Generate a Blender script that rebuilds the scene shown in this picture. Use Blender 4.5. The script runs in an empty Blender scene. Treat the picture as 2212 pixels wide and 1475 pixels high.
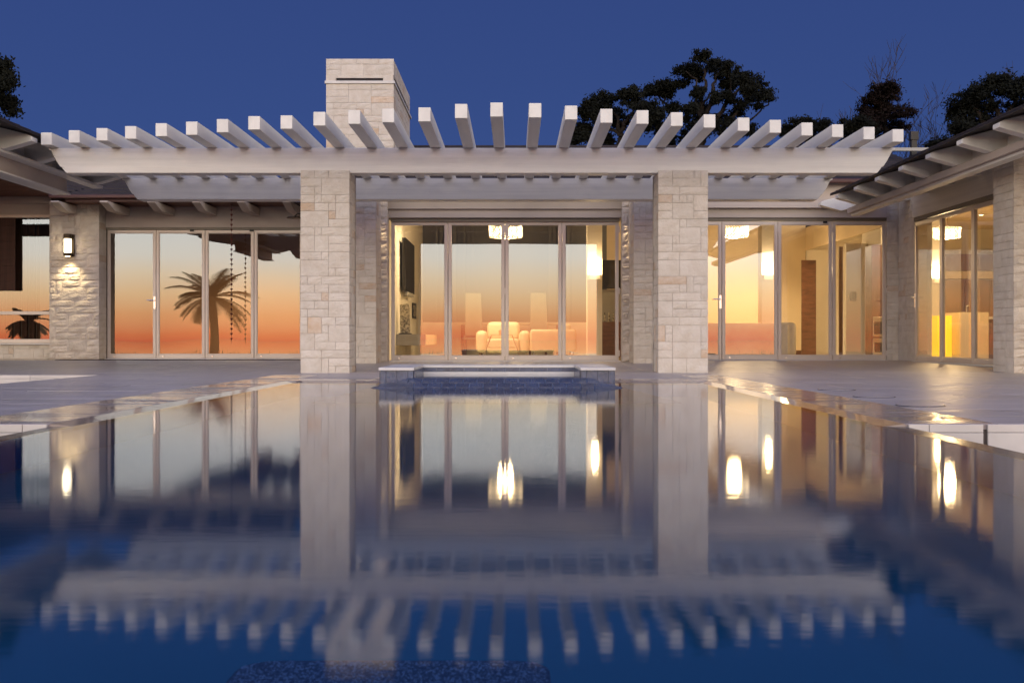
import bpy, bmesh, math, random
from mathutils import Vector, Matrix
R = random.Random(7)
S = bpy.context.scene
C = bpy.data.collections.new("house_by_pool"); S.collection.children.link(C)

# ------------------------------------------------------------------ camera
CH = 0.424
cam = bpy.data.cameras.new("camera"); co = bpy.data.objects.new("camera", cam); C.objects.link(co)
co.location = (0, 0, CH); co.rotation_euler = (math.pi/2, 0, 0)
cam.sensor_width = 36; cam.lens = 41.0; cam.shift_x = -6/2212; cam.shift_y = -4.5/2212
cam.dof.use_dof = True; cam.dof.focus_distance = 17; cam.dof.aperture_fstop = 14
cam.clip_start = 0.05; cam.clip_end = 90000
S.camera = co

# ------------------------------------------------------------------ dusk sky: blue ahead, sunset glow behind the camera
W = bpy.data.worlds.new("World"); S.world = W; W.use_nodes = True
nt = W.node_tree; nt.nodes.clear()
def wn(t, **k):
    n = nt.nodes.new(t)
    for a, b in k.items(): setattr(n, a, b)
    return n
def wm(op, a, b=None, clamp=False):
    n = wn('ShaderNodeMath', operation=op, use_clamp=clamp)
    for i, v in enumerate((a, b)):
        if v is None: continue
        if isinstance(v, (int, float)): n.inputs[i].default_value = v
        else: nt.links.new(v, n.inputs[i])
    return n.outputs[0]
def wramp(fac, stops, g=1.0):
    n = wn('ShaderNodeValToRGB'); cr = n.color_ramp; cr.interpolation = 'EASE'
    cr.interpolation = 'LINEAR'
    while len(cr.elements) < len(stops): cr.elements.new(0.5)
    for e, (p, c) in zip(cr.elements, stops):
        e.position = p; e.color = (c[0]*g, c[1]*g, c[2]*g, 1)
    nt.links.new(fac, n.inputs[0]); return n.outputs[0]
tc = wn('ShaderNodeTexCoord'); sp = wn('ShaderNodeSeparateXYZ'); nt.links.new(tc.outputs['Generated'], sp.inputs[0])
X_, Y_, Z_ = sp.outputs
up = wm('MAXIMUM', Z_, 0.0); sq = wm('SQRT', up)
SUNSET = [(0, (.68, .12, .055)), (.07, (.76, .19, .07)), (.145, (.86, .40, .17)), (.192, (.92, .60, .32)),
          (.23, (.93, .74, .51)), (.262, (.88, .82, .71)), (.30, (.83, .82, .77)), (.42, (.80, .70, .58)),
          (.56, (.54, .48, .42)), (.76, (.20, .20, .31)), (1, (.03, .06, .18))]
BLUE = [(0, (.048, .085, .25)), (.35, (.040, .080, .252)), (.55, (.032, .063, .218)), (1, (.020, .040, .14))]
GLOW = 4.7
n_s = wramp(sq, SUNSET); n_b = wramp(sq, BLUE)
hx = wm('SQRT', wm('ADD', wm('ADD', wm('MULTIPLY', X_, X_), wm('MULTIPLY', Y_, Y_)), 1e-6))
az = wm('DIVIDE', wm('MULTIPLY', Y_, -1.0), hx)
mr = wn('ShaderNodeMapRange', interpolation_type='SMOOTHSTEP'); nt.links.new(az, mr.inputs[0])
mr.inputs[1].default_value = -0.35; mr.inputs[2].default_value = 0.75
vm = wn('ShaderNodeVectorMath', operation='SCALE'); nt.links.new(n_s, vm.inputs[0]); vm.inputs['Scale'].default_value = GLOW
mx = wn('ShaderNodeMix', data_type='RGBA'); nt.links.new(mr.outputs[0], mx.inputs['Factor'])
nt.links.new(n_b, mx.inputs['A']); nt.links.new(vm.outputs[0], mx.inputs['B'])
bg = wn('ShaderNodeBackground'); nt.links.new(mx.outputs['Result'], bg.inputs[0]); bg.inputs[1].default_value = 1.0
wo = wn('ShaderNodeOutputWorld'); nt.links.new(bg.outputs[0], wo.inputs[0])

S.view_settings.view_transform = 'Standard'; S.view_settings.look = 'None'
S.view_settings.exposure = 0; S.view_settings.gamma = 1; S.view_settings.use_curve_mapping = False
S.render.engine = 'CYCLES'
S.cycles.use_denoising = True; S.cycles.max_bounces = 10; S.cycles.transparent_max_bounces = 24
S.cycles.glossy_bounces = 5; S.cycles.diffuse_bounces = 4
S.cycles.caustics_reflective = False; S.cycles.caustics_refractive = False
S.cycles.sample_clamp_indirect = 4.0; S.cycles.use_adaptive_sampling = True; S.cycles.adaptive_threshold = 0.02

# ------------------------------------------------------------------ helpers
class MB:
    """collects boxes, prisms and tubes into one mesh"""
    def __init__(s): s.v = []; s.f = []
    def add(s, vs, fs):
        o = len(s.v); s.v += [tuple(v) for v in vs]; s.f += [tuple(o+i for i in f) for f in fs]; return s
    def box(s, x0, x1, y0, y1, z0, z1):
        if x0 > x1: x0, x1 = x1, x0
        if y0 > y1: y0, y1 = y1, y0
        vs = [(x, y, z) for z in (z0, z1) for y in (y0, y1) for x in (x0, x1)]
        return s.add(vs, [(0,2,3,1), (4,5,7,6), (0,1,5,4), (2,6,7,3), (0,4,6,2), (1,3,7,5)])
    def prism(s, poly, a0, a1, axis='Y'):
        """poly in the two other axes (X,Z for Y; X,Y for Z; Y,Z for X)"""
        def m(p, a):
            return {'Y': (p[0], a, p[1]), 'Z': (p[0], p[1], a), 'X': (a, p[0], p[1])}[axis]
        n = len(poly); vs = [m(p, a0) for p in poly] + [m(p, a1) for p in poly]
        fs = [tuple(range(n)), tuple(range(2*n-1, n-1, -1))]
        fs += [(i, i+n, (i+1) % n+n, (i+1) % n) for i in range(n)]
        return s.add(vs, fs)
    def tube(s, p0, p1, r0, r1=None, n=8, cap=True):
        r1 = r0 if r1 is None else r1
        p0 = Vector(p0); p1 = Vector(p1); d = (p1-p0)
        if d.length < 1e-6: return s
        d.normalize(); a = d.orthogonal().normalized(); b = d.cross(a)
        vs = []
        for p, r in ((p0, r0), (p1, r1)):
            for i in range(n):
                t = 2*math.pi*i/n; vs.append(p+a*math.cos(t)*r+b*math.sin(t)*r)
        fs = [(i, (i+1) % n, (i+1) % n+n, i+n) for i in range(n)]
        if cap: fs += [tuple(range(n-1, -1, -1)), tuple(range(n, 2*n))]
        return s.add(vs, fs)
    def path(s, pts, rs, n=6):
        for i in range(len(pts)-1): s.tube(pts[i], pts[i+1], rs[i], rs[i+1], n, cap=(i in (0, len(pts)-2)))
        return s
    def mesh(s, name):
        me = bpy.data.meshes.new(name); me.from_pydata(s.v, [], s.f)
        bm = bmesh.new(); bm.from_mesh(me); bmesh.ops.recalc_face_normals(bm, faces=bm.faces); bm.to_mesh(me); bm.free()
        me.update(); return me
    def build(s, name, m, parent=None, bevel=0, smooth=False, **k):
        me = s.mesh(name); me.materials.append(m)
        return link(name, me, parent, bevel, smooth, **k)
def link(name, me, parent=None, bevel=0, smooth=False, **k):
    o = bpy.data.objects.new(name, me); C.objects.link(o)
    if parent:
        o.parent = parent
        o.matrix_parent_inverse = Matrix.Translation(parent.matrix_basis.translation).inverted() if not k.get('local') else Matrix()
    k.pop('local', None)
    if smooth:
        for p in me.polygons: p.use_smooth = True
    if bevel:
        b = o.modifiers.new('bevel', 'BEVEL'); b.width = bevel; b.segments = 2; b.limit_method = 'ANGLE'
    for a, b in k.items(): o[a] = b
    return o
def thing(name, label, cat, loc=(0, 0, 0), group=None):
    o = bpy.data.objects.new(name, None); C.objects.link(o); o.location = loc; o.empty_display_size = .2
    o['label'] = label; o['category'] = cat
    if group: o['group'] = group
    return o
def tag(o, label, cat, group=None):
    o['label'] = label; o['category'] = cat
    if group: o['group'] = group
    return o

# ------------------------------------------------------------------ materials
def mat(name, col, rough=.6, var=.08, scale=3.0, bump=0.0, bscale=40.0, metal=0, spec=.5, emit=None, estr=0,
        objvar=0.0, dark=None, stretch=(1, 1, 1), coat=0, rvar=0.0, rscale=2.0):
    m = bpy.data.materials.new(name); m.use_nodes = True; n = m.node_tree; p = n.nodes['Principled BSDF']
    N = n.nodes.new; L = n.links.new
    p.inputs['Roughness'].default_value = rough; p.inputs['Metallic'].default_value = metal
    p.inputs['Specular IOR Level'].default_value = spec
    if coat: p.inputs['Coat Weight'].default_value = coat; p.inputs['Coat Roughness'].default_value = .05
    geo = N('ShaderNodeNewGeometry'); mp = N('ShaderNodeMapping'); mp.inputs['Scale'].default_value = stretch
    L(geo.outputs['Position'], mp.inputs['Vector'])
    no = N('ShaderNodeTexNoise'); no.inputs['Scale'].default_value = scale; no.inputs['Detail'].default_value = 6
    L(mp.outputs[0], no.inputs['Vector'])
    rp = N('ShaderNodeValToRGB'); d = dark or tuple(c*(1-var*3) for c in col)
    rp.color_ramp.elements[0].position = .32; rp.color_ramp.elements[0].color = (*[max(0, c) for c in d], 1)
    rp.color_ramp.elements[1].position = .62; rp.color_ramp.elements[1].color = (*[min(1, c*(1+var)) for c in col], 1)
    L(no.outputs[0], rp.inputs[0]); out = rp.outputs[0]
    if objvar:
        oi = N('ShaderNodeObjectInfo'); hs = N('ShaderNodeHueSaturation'); mm = N('ShaderNodeMapRange')
        L(oi.outputs['Random'], mm.inputs[0]); mm.inputs[3].default_value = 1-objvar; mm.inputs[4].default_value = 1+objvar*.5
        L(mm.outputs[0], hs.inputs['Value']); L(out, hs.inputs['Color']); out = hs.outputs[0]
    L(out, p.inputs['Base Color'])
    if rvar:
        n3 = N('ShaderNodeTexNoise'); n3.inputs['Scale'].default_value = rscale; n3.inputs['Detail'].default_value = 4
        L(mp.outputs[0], n3.inputs['Vector']); m3 = N('ShaderNodeMapRange'); L(n3.outputs[0], m3.inputs[0])
        m3.inputs[1].default_value = .35; m3.inputs[2].default_value = .65
        m3.inputs[3].default_value = max(.02, rough-rvar); m3.inputs[4].default_value = rough+rvar; L(m3.outputs[0], p.inputs['Roughness'])
    if bump:
        n2 = N('ShaderNodeTexNoise'); n2.inputs['Scale'].default_value = bscale; n2.inputs['Detail'].default_value = 5
        L(mp.outputs[0], n2.inputs['Vector']); b = N('ShaderNodeBump'); b.inputs['Distance'].default_value = bump
        b.inputs['Strength'].default_value = 1; L(n2.outputs[0], b.inputs['Height']); L(b.outputs[0], p.inputs['Normal'])
    if emit:
        p.inputs['Emission Color'].default_value = (*emit, 1); p.inputs['Emission Strength'].default_value = estr
    return m
M = {}
M['stone'] = mat('limestone', (.60, .55, .48), .85, .03, 7, .008, 30, objvar=.06, dark=(.55, .49, .41))
M['stone_tan'] = mat('limestone_tan', (.56, .47, .38), .85, .04, 9, .01, 24, objvar=.08, dark=(.53, .40, .28))
M['rough_stone'] = mat('rough_limestone', (.58, .52, .45), .95, .04, 7, .016, 34, objvar=.10, dark=(.52, .45, .38))
M['mortar'] = mat('mortar', (.52, .46, .40), .95, .05, 9, .003, 60)
M['white'] = mat('white_painted_timber', (.75, .72, .66), .5, .035, 2.2, .0025, 24, stretch=(.25, .25, 7))
M['white_y'] = mat('white_painted_rafter', (.73, .71, .66), .5, .035, 2.2, .0015, 24, stretch=(3, .25, 3))
M['render'] = mat('cream_render', (.48, .41, .36), .8, .04, 1.4, .002, 60)
M['frame'] = mat('pale_grey_aluminium', (.56, .49, .43), .38, .02, 2, metal=.25)
M['dark'] = mat('black_metal', (.03, .028, .026), .45, .05, 5, metal=.5)
M['lintel'] = mat('bronze_track', (.20, .17, .13), .5, .05, 4)
M['steel'] = mat('brushed_steel', (.75, .72, .68), .25, .03, 9, metal=1)
M['tiles'] = mat('dark_roof_tile', (.025, .018, .02), .75, .1, 6, .004, 50, objvar=.2)
M['gutter'] = mat('dark_red_gutter', (.07, .022, .018), .5, .05, 4)
M['soffit'] = mat('red_timber_soffit', (.10, .03, .018), .5, .1, 5, stretch=(8, .6, 1))
M['paver'] = mat('travertine_paver', (.43, .385, .36), .40, .10, 3, .0032, 16, objvar=.07, stretch=(.5, 2.0, 1), rvar=.1, rscale=3)
M['coping'] = mat('wet_coping', (.30, .26, .25), .17, .07, 3, .0015, 10, objvar=.06, stretch=(.6, 1.6, 1), rvar=.12, rscale=2.2)
M['deckbase'] = mat('deck_mortar_bed', (.16, .13, .12), .7, .05, 5)
M['lip'] = mat('wet_edge_tile', (.33, .27, .23), .06, .08, 6, .001, 9)
M['facetile'] = mat('pale_cladding_tile', (.60, .56, .52), .6, .04, 3, .004, 14, objvar=.05)
M['slab'] = mat('white_coping_slab', (.60, .58, .55), .45, .03, 6, .002, 40)
M['slate'] = mat('blue_slate_tile', (.045, .07, .14), .22, .12, 9, .003, 30, objvar=.22)
M['grout'] = mat('tile_grout', (.40, .46, .56), .8, .05, 9)
M['plaster'] = mat('blue_pool_plaster', (.012, .36, .78), .9, .06, 1.5)
M['edge'] = mat('pool_edge_tile', (.02, .025, .05), .2, .05, 9)
M['pebble'] = mat('pebble_finish', (.015, .035, .06), .4, .15, 30, .004, 80)
M['pebblestone'] = mat('pool_pebble', (.20, .30, .40), .3, .3, 400)
M['earth'] = mat('dry_soil', (.08, .065, .045), .95, .1, .5, .03, 4)
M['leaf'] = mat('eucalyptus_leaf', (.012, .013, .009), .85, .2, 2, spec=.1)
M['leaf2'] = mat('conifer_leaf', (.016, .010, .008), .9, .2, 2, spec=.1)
M['bark'] = mat('bark', (.030, .024, .020), .9, .15, 3, .01, 20, spec=.1)
M['twig'] = mat('bare_twig', (.05, .04, .035), .9, .1, 3, spec=.1)
M['palm'] = mat('palm_frond', (.045, .045, .02), .7, .1, 3)
def frond_mat():
    m = bpy.data.materials.new('backlit_palm_frond'); m.use_nodes = True; n = m.node_tree; n.nodes.clear(); N = n.nodes.new; L = n.links.new
    o = N('ShaderNodeOutputMaterial'); mix = N('ShaderNodeMixShader'); d = N('ShaderNodeBsdfDiffuse'); t = N('ShaderNodeBsdfTranslucent')
    d.inputs[0].default_value = (.10, .08, .03, 1); t.inputs[0].default_value = (.55, .36, .14, 1); mix.inputs[0].default_value = .6
    L(d.outputs[0], mix.inputs[1]); L(t.outputs[0], mix.inputs[2]); L(mix.outputs[0], o.inputs[0]); return m
M['frond'] = frond_mat()
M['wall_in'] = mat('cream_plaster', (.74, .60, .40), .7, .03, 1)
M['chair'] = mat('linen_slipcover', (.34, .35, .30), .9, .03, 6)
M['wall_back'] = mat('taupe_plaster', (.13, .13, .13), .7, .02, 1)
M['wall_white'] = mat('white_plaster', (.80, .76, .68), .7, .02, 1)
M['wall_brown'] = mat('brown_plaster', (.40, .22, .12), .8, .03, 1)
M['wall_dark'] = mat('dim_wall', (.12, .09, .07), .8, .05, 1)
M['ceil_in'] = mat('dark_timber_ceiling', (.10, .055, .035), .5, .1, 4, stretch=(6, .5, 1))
M['floor_in'] = mat('cream_polished_floor', (.62, .55, .42), .2, .03, 2)
M['cream2'] = mat('ivory_leather', (.74, .64, .48), .5, .03, 8, .002, 90)
M['cream'] = mat('cream_leather', (.63, .61, .45), .5, .03, 8, .002, 90)
M['walnut'] = mat('walnut', (.13, .055, .03), .4, .15, 5, stretch=(1, 1, 5))
M['mauve'] = mat('mauve_laminate', (.22, .13, .13), .4, .03, 3)
M['timber'] = mat('orange_timber', (.36, .18, .08), .4, .1, 4)
M['tv'] = mat('black_screen', (.008, .008, .008), .08, .0, 3)
M['greybox'] = mat('grey_lacquer', (.30, .29, .27), .35, .03, 3)
M['artglass'] = mat('mottled_art_glass', (.55, .50, .38), .15, .2, 26, dark=(.06, .05, .04))
M['curtain'] = mat('dark_reflection_brown', (.05, .02, .012), .9, .1, 6, stretch=(6, 6, .3))  # for the pieces that imitate a dark reflection in the left window
M['bead'] = mat('dark_red_bead', (.10, .015, .01), .3, .1, 9)
M['copper'] = mat('bronze_lamp', (.05, .035, .02), .4, .05, 9, metal=.7)
M['crystal'] = mat('lit_crystal', (.9, .85, .75), .1, .0, 3, emit=(1, .76, .44), estr=2.6)
M['bulb'] = mat('bulb', (1, 1, 1), .3, 0, 3, emit=(1, .74, .40), estr=9)
M['tube'] = mat('frosted_lamp_glass', (1, 1, 1), .3, 0, 3, emit=(1, .83, .55), estr=5)
M['uplight'] = mat('uplight_glow', (1, 1, 1), .3, 0, 3, emit=(1, .74, .40), estr=5)
M['yellow'] = mat('yellow_lit_resin', (.9, .7, .02), .3, 0, 3, emit=(1, .62, .0), estr=.75)
M['flame'] = mat('candle_flame', (1, .6, .2), .3, 0, 3, emit=(1, .45, .12), estr=6)
M['chrome'] = mat('chrome_wire', (.6, .55, .5), .15, 0, 3, metal=1)
M['book'] = mat('pale_ceramic', (.6, .5, .35), .4, .05, 9)

def glass_mat():
    m = bpy.data.materials.new('coated_glass'); m.use_nodes = True; n = m.node_tree; n.nodes.clear(); N = n.nodes.new; L = n.links.new
    o = N('ShaderNodeOutputMaterial'); mix = N('ShaderNodeMixShader'); t = N('ShaderNodeBsdfTransparent'); g = N('ShaderNodeBsdfGlossy')
    t.inputs[0].default_value = (.96, .95, .92, 1); g.inputs['Roughness'].default_value = 0.0
    g.inputs[0].default_value = (1, 1, 1, 1)
    lw = N('ShaderNodeFresnel'); lw.inputs['IOR'].default_value = 2.22
    geo = N('ShaderNodeNewGeometry'); one = N('ShaderNodeMath'); one.operation = 'SUBTRACT'; one.inputs[0].default_value = 1; L(geo.outputs['Backfacing'], one.inputs[1])
    mu = N('ShaderNodeMath'); mu.operation = 'MULTIPLY'; L(lw.outputs[0], mu.inputs[0]); L(one.outputs[0], mu.inputs[1])   # reflect at the outer face only
    L(mu.outputs[0], mix.inputs[0]); L(t.outputs[0], mix.inputs[1]); L(g.outputs[0], mix.inputs[2]); L(mix.outputs[0], o.inputs[0])
    no = N('ShaderNodeTexNoise'); no.inputs['Scale'].default_value = .9; no.inputs['Detail'].default_value = 0
    L(geo.outputs['Position'], no.inputs['Vector'])
    b = N('ShaderNodeBump'); b.inputs['Distance'].default_value = .0011; L(no.outputs[0], b.inputs['Height']); L(b.outputs[0], g.inputs['Normal'])
    return m
M['glass'] = glass_mat()
def water_mat(name, rough, bump, tint, body=(.0, .042, .095), turbid=.9):
    m = bpy.data.materials.new(name); m.use_nodes = True; n = m.node_tree; n.nodes.clear(); N = n.nodes.new; L = n.links.new
    o = N('ShaderNodeOutputMaterial'); mix = N('ShaderNodeMixShader'); t = N('ShaderNodeBsdfTransparent'); g = N('ShaderNodeBsdfGlossy')
    t.inputs[0].default_value = (*tint, 1); g.inputs['Roughness'].default_value = rough; g.distribution = 'BECKMANN'
    g.inputs[0].default_value = (.97, .98, 1, 1)
    geo = N('ShaderNodeNewGeometry'); mp = N('ShaderNodeMapping'); mp.inputs['Scale'].default_value = (1, 2.2, 1); L(geo.outputs['Position'], mp.inputs[0])
    no = N('ShaderNodeTexNoise'); no.inputs['Scale'].default_value = 9; no.inputs['Detail'].default_value = 2; L(mp.outputs[0], no.inputs['Vector'])
    b = N('ShaderNodeBump'); b.inputs['Distance'].default_value = bump; L(no.outputs[0], b.inputs['Height']); L(b.outputs[0], g.inputs['Normal'])
    f = N('ShaderNodeFresnel'); f.inputs['IOR'].default_value = 1.333
    df = N('ShaderNodeBsdfDiffuse'); df.inputs[0].default_value = (*body, 1); m2 = N('ShaderNodeMixShader'); m2.inputs[0].default_value = turbid
    L(t.outputs[0], m2.inputs[1]); L(df.outputs[0], m2.inputs[2])
    L(f.outputs[0], mix.inputs[0]); L(m2.outputs[0], mix.inputs[1]); L(g.outputs[0], mix.inputs[2]); L(mix.outputs[0], o.inputs[0])
    return m
M['water'] = water_mat('pool_water', .066, .00013, (.80, .93, .98), turbid=0)
M['spawater'] = water_mat('spa_water', .05, .0001, (.7, .8, .9), turbid=.3)
M['deep'] = mat('deep_pool_blue', (.0, .20, .28), .9, .04, .6)
M['sea'] = mat('sea_water', (.02, .02, .03), .03, .02, .001)

# ------------------------------------------------------------------ ground, sea, hill
def grid_terrain():
    xs = [-3000, -800, -300, -120, -60, -30, -15, 0, 15, 30, 60, 120, 300, 800, 3000]
    ys = [-260, -120, -60, -30, -14, -9, -4, 6, 24, 34, 50, 90, 200, 500, 1500, 4000]
    def h(x, y):
        if y <= -9: return -.75-((-9-y)**1.25)*.16
        if y < 24: return -.75
        return -.75+min(6, (y-24)*.02)
    vs = [(x, y, h(x, y)) for y in ys for x in xs]; n = len(xs)
    fs = [(j*n+i, j*n+i+1, (j+1)*n+i+1, (j+1)*n+i) for j in range(len(ys)-1) for i in range(n-1)]
    # opening for the pool and the spa
    return vs, fs
vs, fs = grid_terrain()
fs = [f for f in fs if not (all(-15 <= vs[i][0] <= 15 for i in f) and all(-4 <= vs[i][1] <= 24 for i in f))]
mb = MB(); mb.add(vs, fs)
# ring of ground round the pool basin
mb.box(-15, -2.27, -4, 6, -.80, -.75); mb.box(1.91, 15, -4, 6, -.80, -.75); mb.box(-15, 15, 6, 24, -1.9, -.75); mb.box(-2.27, 1.91, -4, -2.2, -.80, -.75)
mb.build('ground', M['earth'], kind='structure')
MB().add([(-40000, -60000, -30), (40000, -60000, -30), (40000, 20000, -30), (-40000, 20000, -30)], [(0, 1, 2, 3)]).build('sea', M['sea'], kind='structure')

# ------------------------------------------------------------------ pool
PX0, PX1, PY0, PY1 = -2.16, 1.80, -2.0, 11.48
pool = MB()
pool.box(PX0, PX1, PY0, PY1, -1.62, -1.55)
pool.box(PX0-.1, PX0, PY0-.1, PY1+.1, -1.62, -.006); pool.box(PX1, PX1+.1, PY0-.1, PY1+.1, -1.62, -.006)
pool.box(PX0, PX1, PY0-.1, PY0, -1.62, -.006); pool.box(PX0, PX1, PY1, PY1+.1, -1.62, -.006)
pool.build('pool_basin', M['plaster'], kind='structure')
e = MB(); e.box(PX0-.112, PX0-.102, PY0-.11, 5.70, -.78, -.003); e.box(PX1+.102, PX1+.112, PY0-.11, 5.70, -.78, -.003)
e.box(PX0-.1, PX0-.002, PY0, 5.69, -.005, -.0005); e.box(PX1+.002, PX1+.1, PY0, 5.69, -.005, -.0005)
e.build('pool_edge', M['edge'], kind='structure')
MB().add([(PX0, PY0, 0), (PX1, PY0, 0), (PX1, PY1, 0), (PX0, PY1, 0)], [(0, 1, 2, 3)]).build('pool_water', M['water'], kind='structure')
MB().box(PX0+.001, PX1-.001, PY0+.001, 9.9, -.30, -.14).build('deep_water', M['deep'], kind='structure')
MB().box(PX0+.001, PX1-.001, 9.905, PY1-.001, -.30, -.14).build('deep_water', M['deep'], kind='structure')
# pebble ledge just under the water close to the camera
lg = thing('pool_ledge', 'dark pebble finished ledge just under the water in the foreground', 'pool ledge', (-.16, 1.3, -.4))
poly = []
x0, x1, y0, y1, rr = -.369, .046, .9, 1.592, .05
for cx, cy, a0 in ((x1-rr, y1-rr, 0), (x0+rr, y1-rr, 90), (x0+rr, y0+rr, 180), (x1-rr, y0+rr, 270)):
    for k in range(5):
        a = math.radians(a0+k*22.5); poly.append((cx+rr*math.cos(a), cy+rr*math.sin(a)))
MB().prism(poly, -.55, -.014, 'Z').build('ledge_block', M['pebble'], lg)
mb = MB()
for i in range(3600):
    x = R.uniform(x0+.004, x1-.004); y = R.uniform(1.38, y1-.004); r = R.uniform(.0014, .0032)
    if (x < x0+rr or x > x1-rr) and y > y1-rr:
        cx = x0+rr if x < x0+rr else x1-rr
        if (x-cx)**2+(y-(y1-rr))**2 > rr*rr: continue
    z = -.0145; vs = []
    for k in range(5):
        a = k*math.tau/5+R.random(); vs.append((x+r*math.cos(a), y+r*math.sin(a), z))
    vs.append((x+R.uniform(-.3, .3)*r, y+R.uniform(-.3, .3)*r, z+r*.9))
    mb.add(vs, [(k, (k+1) % 5, 5) for k in range(5)])
mb.build('pebble', M['pebblestone'], lg, kind='stuff')

# ------------------------------------------------------------------ deck: bed plus single pavers
def dz(y):
    if y < 13.5: return .012
    if y < 19.5: return .012+(y-13.5)/6*.048
    return .060
def paver_mesh(w, d):
    b = .004
    v = [(-w/2, -d/2, -.03), (w/2, -d/2, -.03), (w/2, d/2, -.03), (-w/2, d/2, -.03), (-w/2, -d/2, -b), (w/2, -d/2, -b), (w/2, d/2, -b), (-w/2, d/2, -b),
         (-w/2+b, -d/2+b, 0), (w/2-b, -d/2+b, 0), (w/2-b, d/2-b, 0), (-w/2+b, d/2-b, 0)]
    f = [(8, 9, 10, 11)]+[(4+i, 4+(i+1) % 4, 8+(i+1) % 4, 8+i) for i in range(4)]+[(i, (i+1) % 4, 4+(i+1) % 4, 4+i) for i in range(4)]
    me = bpy.data.meshes.new('paver'); me.from_pydata(v, [], f); me.update(); return me
_pc = {}
def paver(x0, x1, y0, y1, m, parent, name='paver', g=.002):
    w, d = round(x1-x0-2*g, 4), round(y1-y0-2*g, 4)
    if w < .03 or d < .03: return
    key = (w, d, m.name)
    if key not in _pc: me = paver_mesh(w, d); me.materials.append(m); _pc[key] = me
    cx, cy = (x0+x1)/2, (y0+y1)/2
    o = link(name, _pc[key], parent)
    o.location = (cx, cy, dz(cy)+R.uniform(-.0006, .0006))
    o.rotation_euler = ((math.atan(.008) if 13.5 < cy < 19.5 else 0)+R.uniform(-.0006, .0006), R.uniform(-.0006, .0006), 0)
def seen(x, y): return -200 < 1112+x*2519/y < 2420
def field(x0, x1, y0, y1, w, d, parent, off=.5):
    y = y0; j = 0
    while y < y1-.02:
        ye = min(y+d, y1); x = x0-(w*off if j % 2 else 0)
        while x < x1-.02:
            xa, xb = max(x, x0), min(x+w, x1)
            if xb-xa > .04 and seen((xa+xb)/2, (y+ye)/2): paver(xa, xb, y, ye, M['paver'], parent)
            x += w
        y = ye; j += 1
base_z = -.022
def bed(name, boxes):
    mb = MB()
    for (a, b, c, d) in boxes: mb.box(a, b, c, d, -.74, base_z)
    return mb.build(name, M['deckbase'], kind='structure')
left_walk = bed('left_walk', [(-4.80, PX0-.102, 5.712, 13.5)])
right_deck = bed('right_deck', [(PX1+.102, 13.9, 5.712, 13.5)])
# terrace: a wedge that climbs to the house
mb = MB(); mb.prism([(13.505, -.74), (13.505, base_z), (19.5, base_z+.048), (30, base_z+.048), (30, -.74)], -14, 14, 'X')
mb.box(PX0-.10, PX1+.10, 11.59, 13.50, -.74, base_z)
terrace = mb.build('terrace', M['deckbase'], kind='structure')
field(-4.80, -2.78, 5.70, 13.5, .9, .6, left_walk)
field(2.36, 7.2, 5.70, 13.5, .9, .6, right_deck)
field(-10.5, 9.0, 14.1, 20.4, .9, .9, terrace)
y = 5.70
while y < 13.49:
    ye = min(y+.9, 13.5)
    paver(-2.78, -2.27, y, ye, M['coping'], left_walk, 'coping_stone'); paver(1.91, 2.36, y, ye, M['coping'], right_deck, 'coping_stone'); y = ye
x = PX0-.11
field(-10.5, 9.0, 13.5, 14.1, .9, .6, terrace)
x = -2.27
while x < 1.905:
    xe = min(x+.8, 1.91)
    for (a, b) in ((11.58, 12.2), (12.2, 12.85), (12.85, 13.5)):
        if not (a < 12 and x > -1.3 and xe < .95): paver(x, xe, a, b, M['coping'] if a < 12 else M['paver'], terrace, 'coping_stone' if a < 12 else 'paver')
    x = xe
# wet sloping lip between coping and water
lip = MB()
def quadslab(lip, a, b, c, d):
    lip.add([a, b, c, d, *( (p[0], p[1], p[2]-.02) for p in (a, b, c, d))], [(0, 1, 2, 3), (4, 7, 6, 5), (0, 4, 5, 1), (1, 5, 6, 2), (2, 6, 7, 3), (3, 7, 4, 0)])
quadslab(lip, (PX0-.11, 5.70, .011), (PX0+.0, 5.70, -.002), (PX0+.0, 11.57, -.002), (PX0-.11, 11.57, .011))
quadslab(lip, (PX1, 5.70, -.002), (PX1+.11, 5.70, .011), (PX1+.11, 11.57, .011), (PX1, 11.57, -.002))
quadslab(lip, (PX0, 11.475, -.002), (PX1, 11.475, -.002), (PX1, 11.58, .011), (PX0, 11.58, .011))
lip.build('pool_lip', M['lip'], kind='structure')
# cladding tiles on the deck fronts above the drop
def clad(parent, x0, x1, y, z1, z0, joints, side=None):
    js = [x0]+[j for j in joints if x0 < j < x1]+[x1]
    for a, b in zip(js[:-1], js[1:]):
        MB().box(a+.0015, b-.0015, y-.018, y-.0005, z0, z1-.042).build('cladding_tile', M['facetile'], parent, .002)
        MB().box(a+.0015, b-.0015, y-.018, y-.0005, z1-.040, z1-.001).build('nosing_tile', M['facetile'], parent, .002)
clad(left_walk, -4.8, PX0-.12, 5.70, .011, -.74, [-4.1, -3.3, -2.40])
clad(right_deck, PX1+.12, 2.285, 5.70, .011, -.74, [2.02])
clad(right_deck, 2.305, 6.0, 5.70, .011, -.74, [2.52, 3.1, 3.7, 4.3, 4.9])
clad(terrace, -12, -4.83, 13.49, .012, -.6, [-11, -10, -9, -8, -7.2, -6.4, -5.6])
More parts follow.
